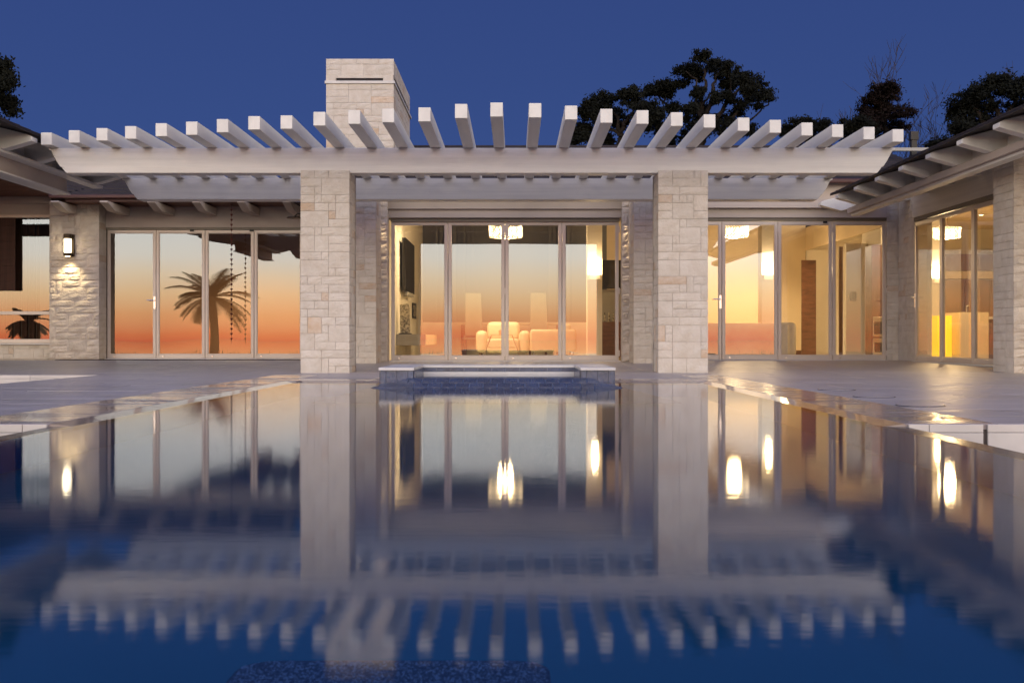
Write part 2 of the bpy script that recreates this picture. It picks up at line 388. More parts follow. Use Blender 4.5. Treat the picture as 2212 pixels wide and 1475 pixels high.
# round access covers in the right deck
for i, (px, py, w) in enumerate(((1807, 842, 81), (1888, 857.5, 90), (1988, 876, 104))):
    D = (CH-.012)*2519/(py-733); X = (px-1112)*D/2519; r = w/2*D/2519
    t = thing('deck_cover', ('round stone deck cover nearest the house doors', 'round stone deck cover in the middle of the three', 'round stone deck cover nearest the front of the deck')[i], 'deck cover', (X, D, .012), 'round covers let into the right deck')
    mb = MB(); ring = [(X+math.cos(a*math.tau/40)*r, D+math.sin(a*math.tau/40)*r) for a in range(40)]
    inn = [(X+math.cos(a*math.tau/40)*(r-.012), D+math.sin(a*math.tau/40)*(r-.012)) for a in range(40)]
    vs = [(*p, .0165) for p in ring]+[(*p, .0165) for p in inn]+[(*p, .006) for p in ring]
    mb.add(vs, [(k, (k+1) % 40, 40+(k+1) % 40, 40+k) for k in range(40)]+[(80+k, 80+(k+1) % 40, (k+1) % 40, k) for k in range(40)]).build('ring', M['edge'], t)
    MB().prism(inn, .004, .0185, 'Z').build('lid', M['paver'], t, .002)

# ------------------------------------------------------------------ spa with blue tiled spillway
spa = thing('spa', 'raised blue tiled spa with white coping spilling into the pool', 'spa', (-.17, 11.1, 0))
SW = .078
core = MB()
core.box(-1.215, -.925, 10.605, 11.60, -.5, .14); core.box(.605, .895, 10.605, 11.60, -.5, .14); core.box(-1.215, .895, 11.635, 12.02, -.3, .14)
core.box(-.925, .605, 10.62, 11.635, -.9, -.40)
core.build('spa_core', M['grout'], spa)
def tile_rows(parent, o, u, v, nu, nv, gap=.004, off=.5, th=.012, name='tile'):
    """tiles on a plane: origin o, edge vectors u and v, nu by nv tiles"""
    o, u, v = Vector(o), Vector(u), Vector(v); n = u.cross(v).normalized()
    for j in range(nv):
        for i in range(-1, nu+1):
            a0 = (i+(off if j % 2 else 0))/nu; a1 = a0+1/nu; a0 = max(0, a0); a1 = min(1, a1)
            if a1-a0 < .02: continue
            b0, b1 = j/nv, (j+1)/nv; gu, gv = gap/2/u.length, gap/2/v.length
            c = [o+u*(a0+gu)+v*(b0+gv), o+u*(a1-gu)+v*(b0+gv), o+u*(a1-gu)+v*(b1-gv), o+u*(a0+gu)+v*(b1-gv)]
            MB().add([*c, *(p+n*th for p in c)], [(3, 2, 1, 0), (4, 5, 6, 7), (0, 1, 5, 4), (1, 2, 6, 5), (2, 3, 7, 6), (3, 0, 4, 7)]).build(name, M['slate'], parent)
# wall tiles: faces to the camera under the side slabs, inner back wall, inner sides
tile_rows(spa, (-1.22, 10.60, -.08), (.30, 0, 0), (0, 0, .22), 3, 2)
tile_rows(spa, (.60, 10.60, -.08), (.30, 0, 0), (0, 0, .22), 3, 2)
tile_rows(spa, (-.92, 11.63, .106), (1.52, 0, 0), (0, 0, .036), 11, 1)
MB().box(-.918, .598, 11.60, 11.634, .0, .102).build('pale_reflection_course', M['slab'], spa, .002)  # pale strip stands in for the bright reflection on the spa water
tile_rows(spa, (-.92, 10.62, -.05), (0, 1.0, 0), (0, 0, .19), 5, 2)
tile_rows(spa, (.60, 11.62, -.05), (0, -1.0, 0), (0, 0, .19), 5, 2)
tile_rows(spa, (-1.22, 11.6, -.08), (0, -1.0, 0), (0, 0, .22), 5, 2)
tile_rows(spa, (.90, 10.6, -.08), (0, 1.0, 0), (0, 0, .22), 5, 2)
# hipped spillway: top edge level with the spa water, foot spread out below the pool water
TL, TR, TY = -.950, .640, 10.50
K = 1.0
def hip(z): return (SW-z)*4.23
fz = -.10
spill = MB(); h = hip(fz)
spill.add([(TL, TY, SW-.014), (TR, TY, SW-.014), (TR+h, TY-h, fz-.014), (TL-h, TY-h, fz-.014), (TL, 10.60, SW-.014), (TR, 10.60, SW-.014), (TR+h, 10.60, fz-.014), (TL-h, 10.60, fz-.014)],
          [(0, 1, 2, 3), (4, 0, 3, 7), (1, 5, 6, 2), (5, 4, 7, 6), (0, 4, 5, 1), (3, 2, 6, 7)]).build('spillway_bed', M['grout'], spa)
def hipquad(pa, pb, row0, row1, a0, a1, side):
    pass
rows = 5; zs = [SW+(fz-SW)*i/rows for i in range(rows+1)]
for j in range(rows):
    ha, hb = hip(zs[j]), hip(zs[j+1]); za, zb = zs[j], zs[j+1]; n = 13
    for i in range(-1, n+1):
        xa = TL+(TR-TL)*(i+(.5 if j % 2 else 0))/n; xb = xa+(TR-TL)/n; g = .005
        def lim(x, hh): return min(max(x, TL-hh), TR+hh)
        ext = []
        a_t = xa if i > -1 else TL-ha; b_t = xb if i < n else TR+ha
        a_b = xa if i > -1 else TL-hb; b_b = xb if i < n else TR+hb
        a_t, b_t, a_b, b_b = lim(a_t, ha), lim(b_t, ha), lim(a_b, hb), lim(b_b, hb)
        if b_b-a_b < .03: continue
        p = [(a_b+g, TY-hb+.001, zb), (b_b-g, TY-hb+.001, zb), (max(b_t-g, a_t+g), TY-ha-.008, za-.003), (a_t+g, TY-ha-.008, za-.003)]
        MB().add([*p, *((q[0], q[1], q[2]-.012) for q in p)], [(0, 1, 2, 3), (4, 7, 6, 5), (0, 4, 5, 1), (1, 5, 6, 2), (2, 6, 7, 3), (3, 7, 4, 0)]).build('tile', M['slate'], spa)
MB().box(TL-.002, TR+.002, TY-.006, TY+.03, SW-.03, SW-.001).build('weir_edge', M['slate'], spa)
MB().add([(TL, TY, SW), (TR, TY, SW), (TR-.03, 11.62, SW), (TL+.03, 11.62, SW)], [(0, 1, 2, 3)]).build('spa_water', M['spawater'], spa)
sl = MB(); sl.box(-1.235, -.915, 10.57, 11.64, .143, .168); sl.box(.595, .915, 10.57, 11.64, .143, .168)
for a, b in ((-1.235, -.915), (.595, .915)): MB().box(a, b, 10.57, 11.615, .142, .168).build('coping_slab', M['slab'], spa, .003)
MB().box(-1.235, .915, 11.62, 12.05, .142, .168).build('coping_slab', M['slab'], spa, .003)

# ------------------------------------------------------------------ stone faces
def stone_meshes(m, k, rough, edge0=.17):
    out = []
    for s in range(k):
        n = 5; r = random.Random(s*13+5); vs = []; 
        for j in range(n):
            for i in range(n):
                u, v = i/(n-1), j/(n-1); edge = i in (0, n-1) or j in (0, n-1)
                y = edge0+r.uniform(-.04, .04) if edge else r.uniform(0, rough)
                if not edge: u += r.uniform(-.04, .04); v += r.uniform(-.04, .04)
                vs.append((u-.5, y, v-.5))
        vs += [(-.5, 1, -.5), (.5, 1, -.5), (.5, 1, .5), (-.5, 1, .5)]
        fs = [(j*n+i, j*n+i+1, (j+1)*n+i+1, (j+1)*n+i) for j in range(n-1) for i in range(n-1)]; b = n*n
        fs += [(b, b+1)+tuple(range(n-1, -1, -1)), (b+2, b+3)+tuple(range(n*(n-1), n*n)),
               (b+3, b)+tuple(j*n for j in range(n)), (b+1, b+2)+tuple((n-1-j)*n+n-1 for j in range(n))]
        me = bpy.data.meshes.new('stone'); me.from_pydata(vs, [], fs); me.materials.append(m); me.update()
        out.append(me)
    return out
ST = stone_meshes(M['stone'], 9, .14); STT = stone_meshes(M['stone_tan'], 3, .14); STR = stone_meshes(M['rough_stone'], 8, .30, .55)
def ashlar(w, h, u, v, rnd):
    nu, nv = max(1, round(w/u)), max(1, round(h/v)); u, v = w/nu, h/nv
    g = [[0]*nu for _ in range(nv)]; out = []
    for j in range(nv):
        for i in range(nu):
            if g[j][i]: continue
            ww = rnd.choice((1, 2, 2, 3, 3, 4)); hh = rnd.choice((1, 1, 1, 2))
            k = 0
            while k < ww and i+k < nu and not g[j][i+k]: k += 1
            ww = k
            if nu-(i+ww) == 1 and not g[j][nu-1] and ww < 4: ww += 1
            if ww < 2: hh = min(hh, 2)
            hh = min(hh, nv-j)
            for b in range(hh):
                for a in range(ww): g[j+b][i+a] = 1
            out.append((i*u, j*v, ww*u, hh*v))
    return out
def stone_face(parent, ox, oy, z0, w, h, facing, u=.09, v=.10, th=.04, rough=False, seed=0, tan=.06, name='stone'):
    rnd = random.Random(seed*77+3)
    rot = {'-Y': 0, '+X': math.pi/2, '-X': -math.pi/2, '+Y': math.pi}[facing]; c, s = math.cos(rot), math.sin(rot); g = .0035
    for (a, b, ww, hh) in ashlar(w, h, u, v, rnd):
        me = rnd.choice(STR if rough else (STT if rnd.random() < tan else ST))
        o = link(name, me, parent)
        lx = a+ww/2; o.location = (ox+c*lx, oy+s*lx, z0+b+hh/2)
        o.rotation_euler = (0, 0, rot); o.scale = ((ww-g)*(rnd.choice((1, 1))), th*rnd.uniform(.85, 1.15), hh-g)
def stone_block(parent, x0, x1, y0, y1, z0, z1, faces='-Y+X-X', rough='', seed=0, core='core', t=.04, **k):
    MB().box(x0+t*.55, x1-t*.55, y0+t*.55, y1-t*.55, z0, z1-.002).build(core, M['mortar'], parent)
    if '-Y' in faces: stone_face(parent, x0, y0, z0, x1-x0, z1-z0, '-Y', seed=seed, rough='-Y' in rough, **k)
    if '+Y' in faces: stone_face(parent, x1, y1, z0, x1-x0, z1-z0, '+Y', seed=seed+1, **k)
    if '+X' in faces: stone_face(parent, x1, y0+t, z0, y1-y0-(2*t if '+Y' in faces else t), z1-z0, '+X', seed=seed+2, rough='+X' in rough, **k)
    if '-X' in faces:
        back = t if '+Y' in faces else 0
        stone_face(parent, x0, y1-back, z0, y1-y0-t-back, z1-z0, '-X', seed=seed+3, rough='-X' in rough, **k)
c1 = thing('stone_column', 'left free standing cream stone column under the front pergola beam', 'column', (-2.3, 14.45, 0), 'free standing stone columns of the pergola')
stone_block(c1, -2.60, -2.005, 14.14, 14.74, .0, 2.475, '-Y+X-X+Y', seed=11)
c2 = thing('stone_column', 'right free standing cream stone column under the front pergola beam', 'column', (2.04, 14.45, 0), 'free standing stone columns of the pergola')
stone_block(c2, 1.74, 2.345, 14.14, 14.74, .0, 2.475, '-Y+X-X+Y', seed=23, tan=.1)
p1 = thing('stone_pilaster', 'stone pilaster left of the middle folding doors', 'pilaster', (-2.5, 18.6, 0), 'pilasters beside the middle doors')
stone_block(p1, -3.0, -2.17, 18.25, 19.30, .03, 2.78, '-Y+X', seed=31)
stone_block(p1, -2.40, -2.075, 18.99, 19.50, .06, 2.78, '-Y', seed=35, rough='-Y', u=.12)
p2 = thing('stone_pilaster', 'stone pilaster right of the middle folding doors', 'pilaster', (2.2, 18.6, 0), 'pilasters beside the middle doors')
stone_block(p2, 1.86, 2.70, 18.25, 19.30, .03, 2.78, '-Y-X', seed=41)
stone_block(p2, 1.748, 2.05, 18.99, 19.50, .06, 2.78, '-Y', seed=45, rough='-Y', u=.12)
lp = thing('stone_pier', 'wide rough stone pier carrying the wall lamp at the left', 'pier', (-8.0, 21.5, 0), 'stone piers in the house walls')
stone_block(lp, -8.51, -7.60, 21.3, 21.72, .06, 2.93, '-Y+X', seed=51, rough='-Y', u=.115, v=.12)
rp = thing('stone_pier', 'stone pier at the right edge of the view beside the angled doors', 'pier', (6.5, 14.5, 0), 'stone piers in the house walls')
stone_block(rp, 6.04, 7.4, 14.1, 14.74, .0, 2.74, '-Y-X', seed=61, rough='-Y', u=.115, v=.10)
cp = thing('stone_pier', 'stone pier in the inner corner between right and angled doors', 'pier', (6.6, 20.0, 0), 'stone piers in the house walls')
stone_block(cp, 6.46, 6.95, 20.25, 20.62, .06, 2.86, '-Y', seed=71)
stone_block(cp, 6.655, 6.95, 19.42, 20.248, .06, 2.86, '-X-Y', seed=74)

# ------------------------------------------------------------------ pergola
HB0, HB1 = CH+2.022, CH+2.328
pg = thing('pergola', 'white timber pergola of two long beams and many rafters with square ends', 'pergola', (-.5, 15.5, 0))
def beam_poly(xl, xr):
    h = HB1-HB0
    def p(x, t): return (x, HB1-h*t)
    L_ = [(0, 0), (.0, .06), (.035, .12), (.10, .52), (.145, .74), (.165, .76), (.185, .86), (.22, 1.0)]
    left = [p(xl+dx, t) for dx, t in L_]; right = [p(xr-dx, t) for dx, t in reversed(L_)]
    return left+right
MB().prism(beam_poly(-5.68, 4.63), 14.19, 14.43).build('beam', M['white'], pg, .006)
MB().prism(beam_poly(-5.68, 4.60), 16.87, 17.17).build('beam', M['white'], pg, .006)
raf = [(-2.412, 419.6), (-2.245, 424), (-2.081, 428.6), (-1.919, 432.5), (-1.744, 438), (-1.583, 441), (-1.414, 446.5), (-1.245, 452.4), (-1.0866, 454), (-.916, 461), (-.747, 464.5), (-.585, 468),
       (-.415, 470), (-.243, 477), (-.082, 480.3), (.092, 478.5), (.257, 474), (.424, 467), (.594, 464.6), (.761, 460), (.922, 456.4), (1.1, 449.5), (1.264, 445.4), (1.437, 439.4), (1.60, 436), (1.776, 431), (1.944, 426)]
for xr, dy in raf:
    X = xr*2.328; D = 2519*2.328/dy
    dx, dh = R.uniform(-.006, .006), R.uniform(0, .005)
    o = MB().box(X-.065, X+.065, D, 18.0, HB1+.001, HB1+.148+dh).build('rafter', M['white_y'], pg, .005)
    for v in o.data.vertices:
        if v.co.y > 16: v.co.x += dx

# ------------------------------------------------------------------ the house shell
house = thing('house', 'low cream villa with folding glass doors, dark tiled roof and stone chimney', 'house', (0, 22, 0))
def part(name, m, *boxes, bevel=0, label=None):
    mb = MB()
    for b in boxes: mb.box(*b)
    o = mb.build(name, M[m], house, bevel)
    if label: o['label'] = label
    return o
FZ = .06
# middle bay
part('header', 'render', (-2.16, 1.86, 19.36, 19.75, CH+2.02, CH+2.19))
part('fascia_board', 'render', (-2.17, 1.86, 19.30, 19.36, CH+2.16, CH+2.40))
part('door_track', 'lintel', (-2.072, 1.745, 19.42, 19.70, CH+1.965, CH+2.018))
part('door_sill', 'slab', (-2.072, 1.745, 19.18, 19.72, .055, .072), bevel=.004)
# left bay
part('header', 'render', (-7.60, -3.0, 21.66, 21.95, CH+2.08, CH+2.55))
part('door_track', 'lintel', (-7.60, -3.0, 21.68, 21.90, CH+2.04, CH+2.08))
part('door_sill', 'slab', (-7.60, -3.0, 21.60, 21.90, .055, .070), bevel=.004)
part('wall', 'render', (-3.02, -2.99, 19.2, 21.9, .0, 3.0))
part('header', 'render', (-14, -8.51, 21.5, 21.8, CH+2.30, CH+2.62))
part('fascia_board', 'render', (-14, -8.51, 21.44, 21.49, CH+2.50, CH+2.62))
# right bay
part('header', 'render', (2.70, 6.46, 20.22, 20.6, CH+2.11, CH+2.74))
part('fascia_board', 'render', (2.72, 6.2, 20.12, 20.22, CH+2.27, CH+2.42))
part('door_track', 'lintel', (2.70, 6.46, 20.26, 20.5, CH+2.055, CH+2.108))
part('door_sill', 'slab', (2.70, 6.46, 20.2, 20.55, .055, .070), bevel=.004)
part('wall', 'render', (2.69, 2.72, 19.2, 20.25, .0, 3.0))
# angled wing on the right
part('header', 'white', (6.62, 6.95, 14.74, 19.42, CH+2.02, CH+2.62))  # whiter than the other headers, standing in for light on the wing
part('door_track', 'lintel', (6.64, 6.86, 14.75, 19.41, CH+1.955, CH+2.018))
part('door_sill', 'slab', (6.60, 6.95, 14.75, 19.41, .04, .066), bevel=.004)

def leaf(w, h, loc, rz, stile=.052, rail_b=.075, handle=None, hinge=False, roller=False, dep=.055):
    mb = MB(); g = .004
    mb.box(-w/2+g, -w/2+stile, -dep/2, dep/2, 0, h); mb.box(w/2-stile, w/2-g, -dep/2, dep/2, 0, h)
    mb.box(-w/2+stile, w/2-stile, -dep/2+.001, dep/2-.001, 0, rail_b); mb.box(-w/2+stile, w/2-stile, -dep/2+.001, dep/2-.001, h-.055, h)
    T = Matrix.Translation(loc) @ Matrix.Rotation(rz, 4, 'Z')
    def put(o, par=None):
        return o
    mb.v = [tuple(T @ Vector(v)) for v in mb.v]; fr = mb.build('door_leaf', M['frame'], house, .004)
    def sub(name, b, m):
        b.v = [tuple(T @ Vector(v)) for v in b.v]; o = b.build(name, M[m], fr); return o
    sub('glass_pane', MB().box(-w/2+stile+.002, w/2-stile-.002, -.004, .004, rail_b+.002, h-.057), 'glass')
    mb = MB()
    for s in (-1, 1):
        mb.box(s*(w/2-stile-.006)-.005, s*(w/2-stile-.006)+.005, -.016, -.006, rail_b, h-.055)
    mb.box(-w/2+stile+.012, w/2-stile-.012, -.016, -.006, rail_b+.001, rail_b+.012); mb.box(-w/2+stile+.012, w/2-stile-.012, -.016, -.006, h-.067, h-.056)
    sub('glazing_bead', mb, 'frame')
    if handle:
        hs, hz = handle; x = (w/2-stile/2)*hs
        b = MB().box(x-.018, x+.018, -dep/2-.010, -dep/2-.001, hz-.13, hz+.10); b.tube((x, -dep/2-.008, hz+.03), (x, -dep/2-.055, hz+.03), .009, n=8)
        b.tube((x, -dep/2-.05, hz+.03), (x-hs*.13, -dep/2-.05, hz+.03), .009, n=8); sub('handle', b, 'steel')
    if hinge:
        b = MB()
        for z in (.12, h*.5, h-.14): b.box(w/2-.012, w/2+.012, -dep/2-.016, -dep/2-.001, z-.05, z+.05)
        sub('hinge', b, 'frame')
    if roller: sub('roller', MB().box(w/2*roller-.07, w/2*roller+.0, -dep/2-.03, -dep/2-.001, h-.03, h+.005), 'dark')
    b = MB().box(-w/2+.12, -w/2+.15, -dep/2-.010, -dep/2-.001, .03, .045); sub('bolt', b, 'steel')
    return fr
# middle: four leaves
mx0, mx1 = -2.067, 1.740; w = (mx1-mx0)/4
for i in range(4): leaf(w, 2.32, (mx0+w*(i+.5), 19.5, .073), 0, hinge=(i in (1, 3)))
lx0, lx1 = -7.595, -3.03; n = 5; w = (lx1-lx0)/5
for i in range(5): leaf(w, 2.39, (lx0+w*(i+.5), 21.75, .071), 0, handle=(1, 1.05) if i == 0 else None, roller=(.55 if i in (1,) else (.98 if i == 2 else 0)))
rx0, rx1 = 2.74, 6.455
for a, b, k in ((2.715, 3.60, (1, 1.02)), (3.60, 4.575, None), (4.575, 5.52, None), (5.52, 6.455, None)):
    leaf(b-a, 2.40, ((a+b)/2, 20.3, .071), 0, handle=k, hinge=(k is None), roller=.8 if abs(a-4.575) < .01 else 0)
for i, (a, b) in enumerate(((19.40, 18.22), (18.22, 16.95), (16.95, 15.66))):
    leaf(a-b, 2.30, (6.68, (a+b)/2, .067), -math.pi/2, handle=(-1, 1.02) if i == 0 else None)

# left window with sill, transom and low stone wall
stone_face(house, -10.9, 21.52, .06, 2.38, .29, '-Y', seed=91, name='wall_stone')
part('wall', 'mortar', (-14, -8.5, 21.56, 21.85, 0, .33))
wf = part('window_frame', 'frame', (-11, -8.52, 21.5, 21.62, .355, .43), (-11, -8.52, 21.50, 21.60, CH+2.24, CH+2.30), (-11, -8.52, 21.52, 21.60, CH+.455, CH+.52), (-8.58, -8.52, 21.52, 21.6, .43, CH+2.24), bevel=.004)
MB().box(-11, -8.58, 21.565, 21.573, .43, CH+.455).build('glass_pane', M['glass'], wf)
MB().box(-11, -8.58, 21.565, 21.573, CH+.52, CH+2.24).build('glass_pane', M['glass'], wf)
part('window_sill', 'slab', (-11, -8.52, 21.46, 21.60, .325, .352), bevel=.004)

# roofs with tile courses
def roof(x0, x1, y0, z0, y1, z1, name='roof', course=.32, tw=.30):
    base = MB(); base.add([(x0, y0, z0-.06), (x1, y0, z0-.06), (x1, y1, z1-.06), (x0, y1, z1-.06), (x0, y0, z0-.02), (x1, y0, z0-.02), (x1, y1, z1-.02), (x0, y1, z1-.02)],
             [(0, 3, 2, 1), (4, 5, 6, 7), (0, 1, 5, 4), (1, 2, 6, 5), (2, 3, 7, 6), (3, 0, 4, 7)])
    rf = base.build(name, M['tiles'], house)
    L_ = math.hypot(y1-y0, z1-z0); n = int(L_/course); mb = MB()
    for j in range(n+1):
        t0, t1 = j*course/L_, min(1, (j+1.12)*course/L_)
        if t0 >= 1: break
        ya, yb = y0+(y1-y0)*t0, y0+(y1-y0)*t1; za, zb = z0+(z1-z0)*t0, z0+(z1-z0)*t1
        x = x0-(tw/2 if j % 2 else 0)
        while x < x1:
            a, b = max(x, x0)+.003, min(x+tw, x1)-.003; e = R.uniform(-.004, .004)
            if b > a: mb.add([(a, ya, za+.022+e), (b, ya, za+.022+e), (b, yb, zb+.002), (a, yb, zb+.002), (a, ya, za-.012), (b, ya, za-.012)], [(0, 1, 2, 3), (4, 5, 1, 0)])
            x += tw
    mb.build('roof_tiles', M['tiles'], rf, kind='stuff')
    return rf
roof(-3.95, 2.72, 19.15, CH+2.47, 24.5, CH+4.02); roof(2.721, 7.6, 20.10, CH+2.75, 24.5, CH+4.02)
rb = MB().add([(-3.95, 24.5, CH+3.98), (7.6, 24.5, CH+3.98), (7.6, 30, CH+2.4), (-3.95, 30, CH+2.4)], [(0, 1, 2, 3)])
rb.build('roof', M['tiles'], house)
part('ridge_cap', 'tiles', (-3.95, 7.6, 24.40, 24.6, CH+3.98, CH+4.06), bevel=.02)
part('gutter', 'gutter', (-3.95, 2.72, 19.05, 19.15, CH+2.40, CH+2.48), (2.73, 6.6, 20.0, 20.1, CH+2.68, CH+2.76), bevel=.02)
part('soffit', 'soffit', (-3.9, 2.7, 19.15, 19.4, CH+2.41, CH+2.43))
roof(-8.25, -3.96, 20.75, CH+2.52, 25, CH+3.46); roof(-12, -8.255, 21.6, CH+2.708, 25, CH+3.46)
part('gutter', 'gutter', (-8.25, -3.96, 20.62, 20.75, CH+2.50, CH+2.56), (-8.0, -3.96, 20.74, 20.80, CH+2.44, CH+2.52), bevel=.01)
part('soffit', 'soffit', (-8.2, -3.96, 20.75, 21.9, CH+2.46, CH+2.48))
for px in (120, 226, 328, 425, 522, 620):
    X = (px-1112)*20.5/2519
    MB().prism([(20.45, CH+2.40), (20.45, CH+2.43), (21.64, CH+2.43), (21.64, CH+2.29), (20.85, CH+2.29)], X-.07, X+.07, 'X').build('rafter_tail', M['render'], house, .006)
part('roof_vent_pipe', 'dark', (7.76, 7.87, 22.8, 22.91, 2.9, CH+4.02))
part('roof_vent_pipe', 'dark', (7.74, 7.89, 22.78, 22.93, CH+3.90, CH+4.06))
# taller flat part of roof at the far right with a metal edge
part('roof_edge_flashing', 'greybox', (5.0, 9.6, 22.4, 22.5, CH+3.62, CH+3.68))

# wing eaves: tapered rafter tails on a slim beam
def wing(sgn, xt, ht, ds, beamx, bz0, bz1, dend):
    for D in ds:
        prof = [(xt, ht-.03), (xt, ht+.02), (xt+sgn*.06, ht+.05), (xt+sgn*2.2, ht+.05+2.14*.25), (xt+sgn*2.2, ht-.10+2.2*.12), (xt+sgn*.42, ht-.105), (xt+sgn*.34, ht-.125)]
        if sgn < 0: prof = prof[::-1]
        MB().prism(prof, D-.17, D).build('rafter', M['white_y'], house, .006)
    ds2 = sorted(ds)
    mb = MB()
    for a, b in zip(ds2[:-1], ds2[1:]):
        mb.box(xt+sgn*.52, xt+sgn*.56, a+.003, b-.173, ht-.13, ht+.05)
    mb.build('blocking_board', M['white_y'], house)
    sx0, sx1 = xt-sgn*.015, xt+sgn*6
    rf = MB().add([(sx0, ds2[0]-1.0, ht+.052), (sx1, ds2[0]-1.0, ht+.052+6*.25), (sx1, dend, ht+.052+6*.25), (sx0, dend, ht+.052),
                   (sx0, ds2[0]-1.0, ht+.070), (sx1, ds2[0]-1.0, ht+.070+6*.25), (sx1, dend, ht+.070+6*.25), (sx0, dend, ht+.070)],
                  [(0, 3, 2, 1), (4, 5, 6, 7), (0, 1, 5, 4), (1, 2, 6, 5), (2, 3, 7, 6), (3, 0, 4, 7)]).build('roof', M['tiles'], house)
    mb = MB(); y = ds2[0]-1.0
    while y < dend:
        for k in range(3):
            xa, xb = sx0+sgn*k*.32, sx0+sgn*(k*.32+.36)
            za = ht+.070+k*.32*.25
            mb.add([(xa, y+.004, za+.016), (xa, min(y+.296, dend), za+.022), (xb, min(y+.296, dend), za+.09), (xb, y+.004, za+.09), (xa, y+.004, za-.004), (xa, min(y+.296, dend), za-.004)], [(0, 1, 2, 3), (4, 5, 1, 0)])
        y += .3
    mb.build('roof_tiles', M['tiles'], rf, kind='stuff')
wing(1, 5.15, CH+2.285, [12.57+1.031*k for k in range(-3, 8)], 5.5, 0, 0, 19.0)
part('eave_beam', 'render', (5.50, 5.64, 8.0, 19.3, CH+2.075, CH+2.165), bevel=.006)
part('eave_trim', 'white_y', (5.56, 5.70, 8.0, 19.3, CH+2.04, CH+2.075), bevel=.004)
wing(-1, -5.77, CH+2.40, [14.1+1.031*k for k in range(-1, 4)], -6.1, 0, 0, 17.4)
part('eave_beam', 'render', (-6.50, -6.30, 13.2, 16.4, CH+2.04, CH+2.27), bevel=.006)
part('eave_trim', 'white_y', (-6.52, -6.26, 13.2, 16.45, CH+2.035, CH+2.058), bevel=.004)
part('eave_trim', 'white_y', (-6.30, -6.14, 12.9, 17.4, CH+2.245, CH+2.285), bevel=.004)
part('soffit', 'soffit', (6.0, 6.64, 8, 19.4, CH+2.60, CH+2.62))
# porch ceiling boards of the left wing
for k in range(8):
    part('soffit_board', 'soffit', (-14, -8.3, 17.6+k*.5, 17.6+k*.5+.485, CH+2.62, CH+2.64))

part('added_porch_beam', 'walnut', (-15.5, -11.0, 13.9, 14.1, CH+2.57, CH+2.86)); part('added_porch_post', 'walnut', (-15.5, -15.3, 13.9, 14.1, -.7, CH+2.56))  # unseen beam and post, added to be mirrored in the left window
sw = thing('window_dark_panel', 'added dark brown panel imitating a reflection over the left end of the far left window', 'dark panel', (-9.8, 21.4, 1.3))  # dark panel added to imitate a reflection in the window
for k in range(9):
    MB().box(-10.4, -9.17, 21.40, 21.43, CH+.90+k*.148, CH+.90+k*.148+.147).build('dark_panel_board', M['curtain'], sw, .003)
MB().box(-10.2, -10.1, 21.431, 21.46, CH+.92, CH+2.2).build('ledger', M['curtain'], sw)
# chimney
ch = MB().box(-3.36, -2.22, 21.04, 24.30, 2.2, CH+5.0).build('chimney', M['mortar'], house)
def chim(z0, z1, t, seed):
    stone_face(ch, -3.40, 21.0, z0, 1.22, z1-z0, '-Y', u=.135, v=.115, seed=seed, tan=.12)
    stone_face(ch, -2.18, 21.04, z0, 3.26, z1-z0, '+X', u=.2, v=.115, seed=seed+1, tan=.12)
chim(CH+3.0, CH+4.60, 0, 101); chim(CH+4.75, CH+5.05, 0, 103)
MB().box(-3.42, -2.16, 20.98, 24.4, CH+4.60, CH+4.65).build('chimney_ledge', M['slab'], ch, .004)
for b in ((-3.40, -3.22, 21.0, 21.2), (-2.37, -2.19, 21.0, 21.2), (-2.37, -2.19, 24.0, 24.3)):
    MB().box(*b, CH+4.65, CH+4.75).build('chimney_block', M['stone'], ch)
MB().box(-3.21, -2.38, 21.02, 21.05, CH+4.655, CH+4.70).build('slot_shade_strip', M['tiles'], ch)  # solid dark strips, the shade inside the slots put in as colour
MB().box(-2.21, -2.176, 21.25, 23.95, CH+4.655, CH+4.70).build('slot_shade_strip', M['tiles'], ch)
MB().box(-3.218, -2.372, 21.0, 21.035, CH+4.702, CH+4.749).build('chimney_block', M['stone'], ch)

# ------------------------------------------------------------------ exterior lamps
def spot(name, loc, target, power, col, ang, parent, blend=.6, size=.03):
    l = bpy.data.lights.new(name, 'SPOT'); l.energy = power; l.color = col; l.spot_size = math.radians(ang); l.spot_blend = blend; l.shadow_soft_size = size
    o = bpy.data.objects.new(name, l); C.objects.link(o); o.location = loc; d = Vector(target)-Vector(loc)
    o.rotation_euler = d.to_track_quat('-Z', 'Y').to_euler(); o.parent = parent
    o.matrix_parent_inverse = Matrix.Translation(parent.matrix_basis.translation).inverted(); return o
def point(name, loc, power, col, parent, size=.1):
    l = bpy.data.lights.new(name, 'POINT'); l.energy = power; l.color = col; l.shadow_soft_size = size
    o = bpy.data.objects.new(name, l); C.objects.link(o); o.location = loc; o.parent = parent
    o.matrix_parent_inverse = Matrix.Translation(parent.matrix_basis.translation).inverted(); return o
WARM = (1, .74, .42)
def wall_lamp(X, Y, z, label, pw=16):
    t = thing('wall_lamp', label, 'wall lamp', (X, Y, z), 'black cylinder wall lamps')
    mb = MB(); mb.box(X-.055, X+.085, Y-.03, Y+.02, z-.20, z+.20)
    mb.tube((X, Y-.10, z+.115), (X, Y-.10, z+.20), .075, n=20); mb.tube((X, Y-.10, z-.20), (X, Y-.10, z-.14), .075, n=20)
    mb.build('housing', M['copper'], t, .004)
    MB().tube((X, Y-.10, z-.139), (X, Y-.10, z+.114), .062, n=20).build('lamp_glass', M['tube'], t)
    MB().tube((X, Y-.10, z-.206), (X, Y-.10, z-.201), .045, n=16).build('down_lens', M['bulb'], t)
    spot('lamp_light', (X, Y-.12, z-.215), (X, Y+.05, z-1.6), pw, (1, .78, .42), 105, t, .9)
    point('lamp_glow', (X, Y-.22, z), 1.5, (1, .8, .5), t, .05)
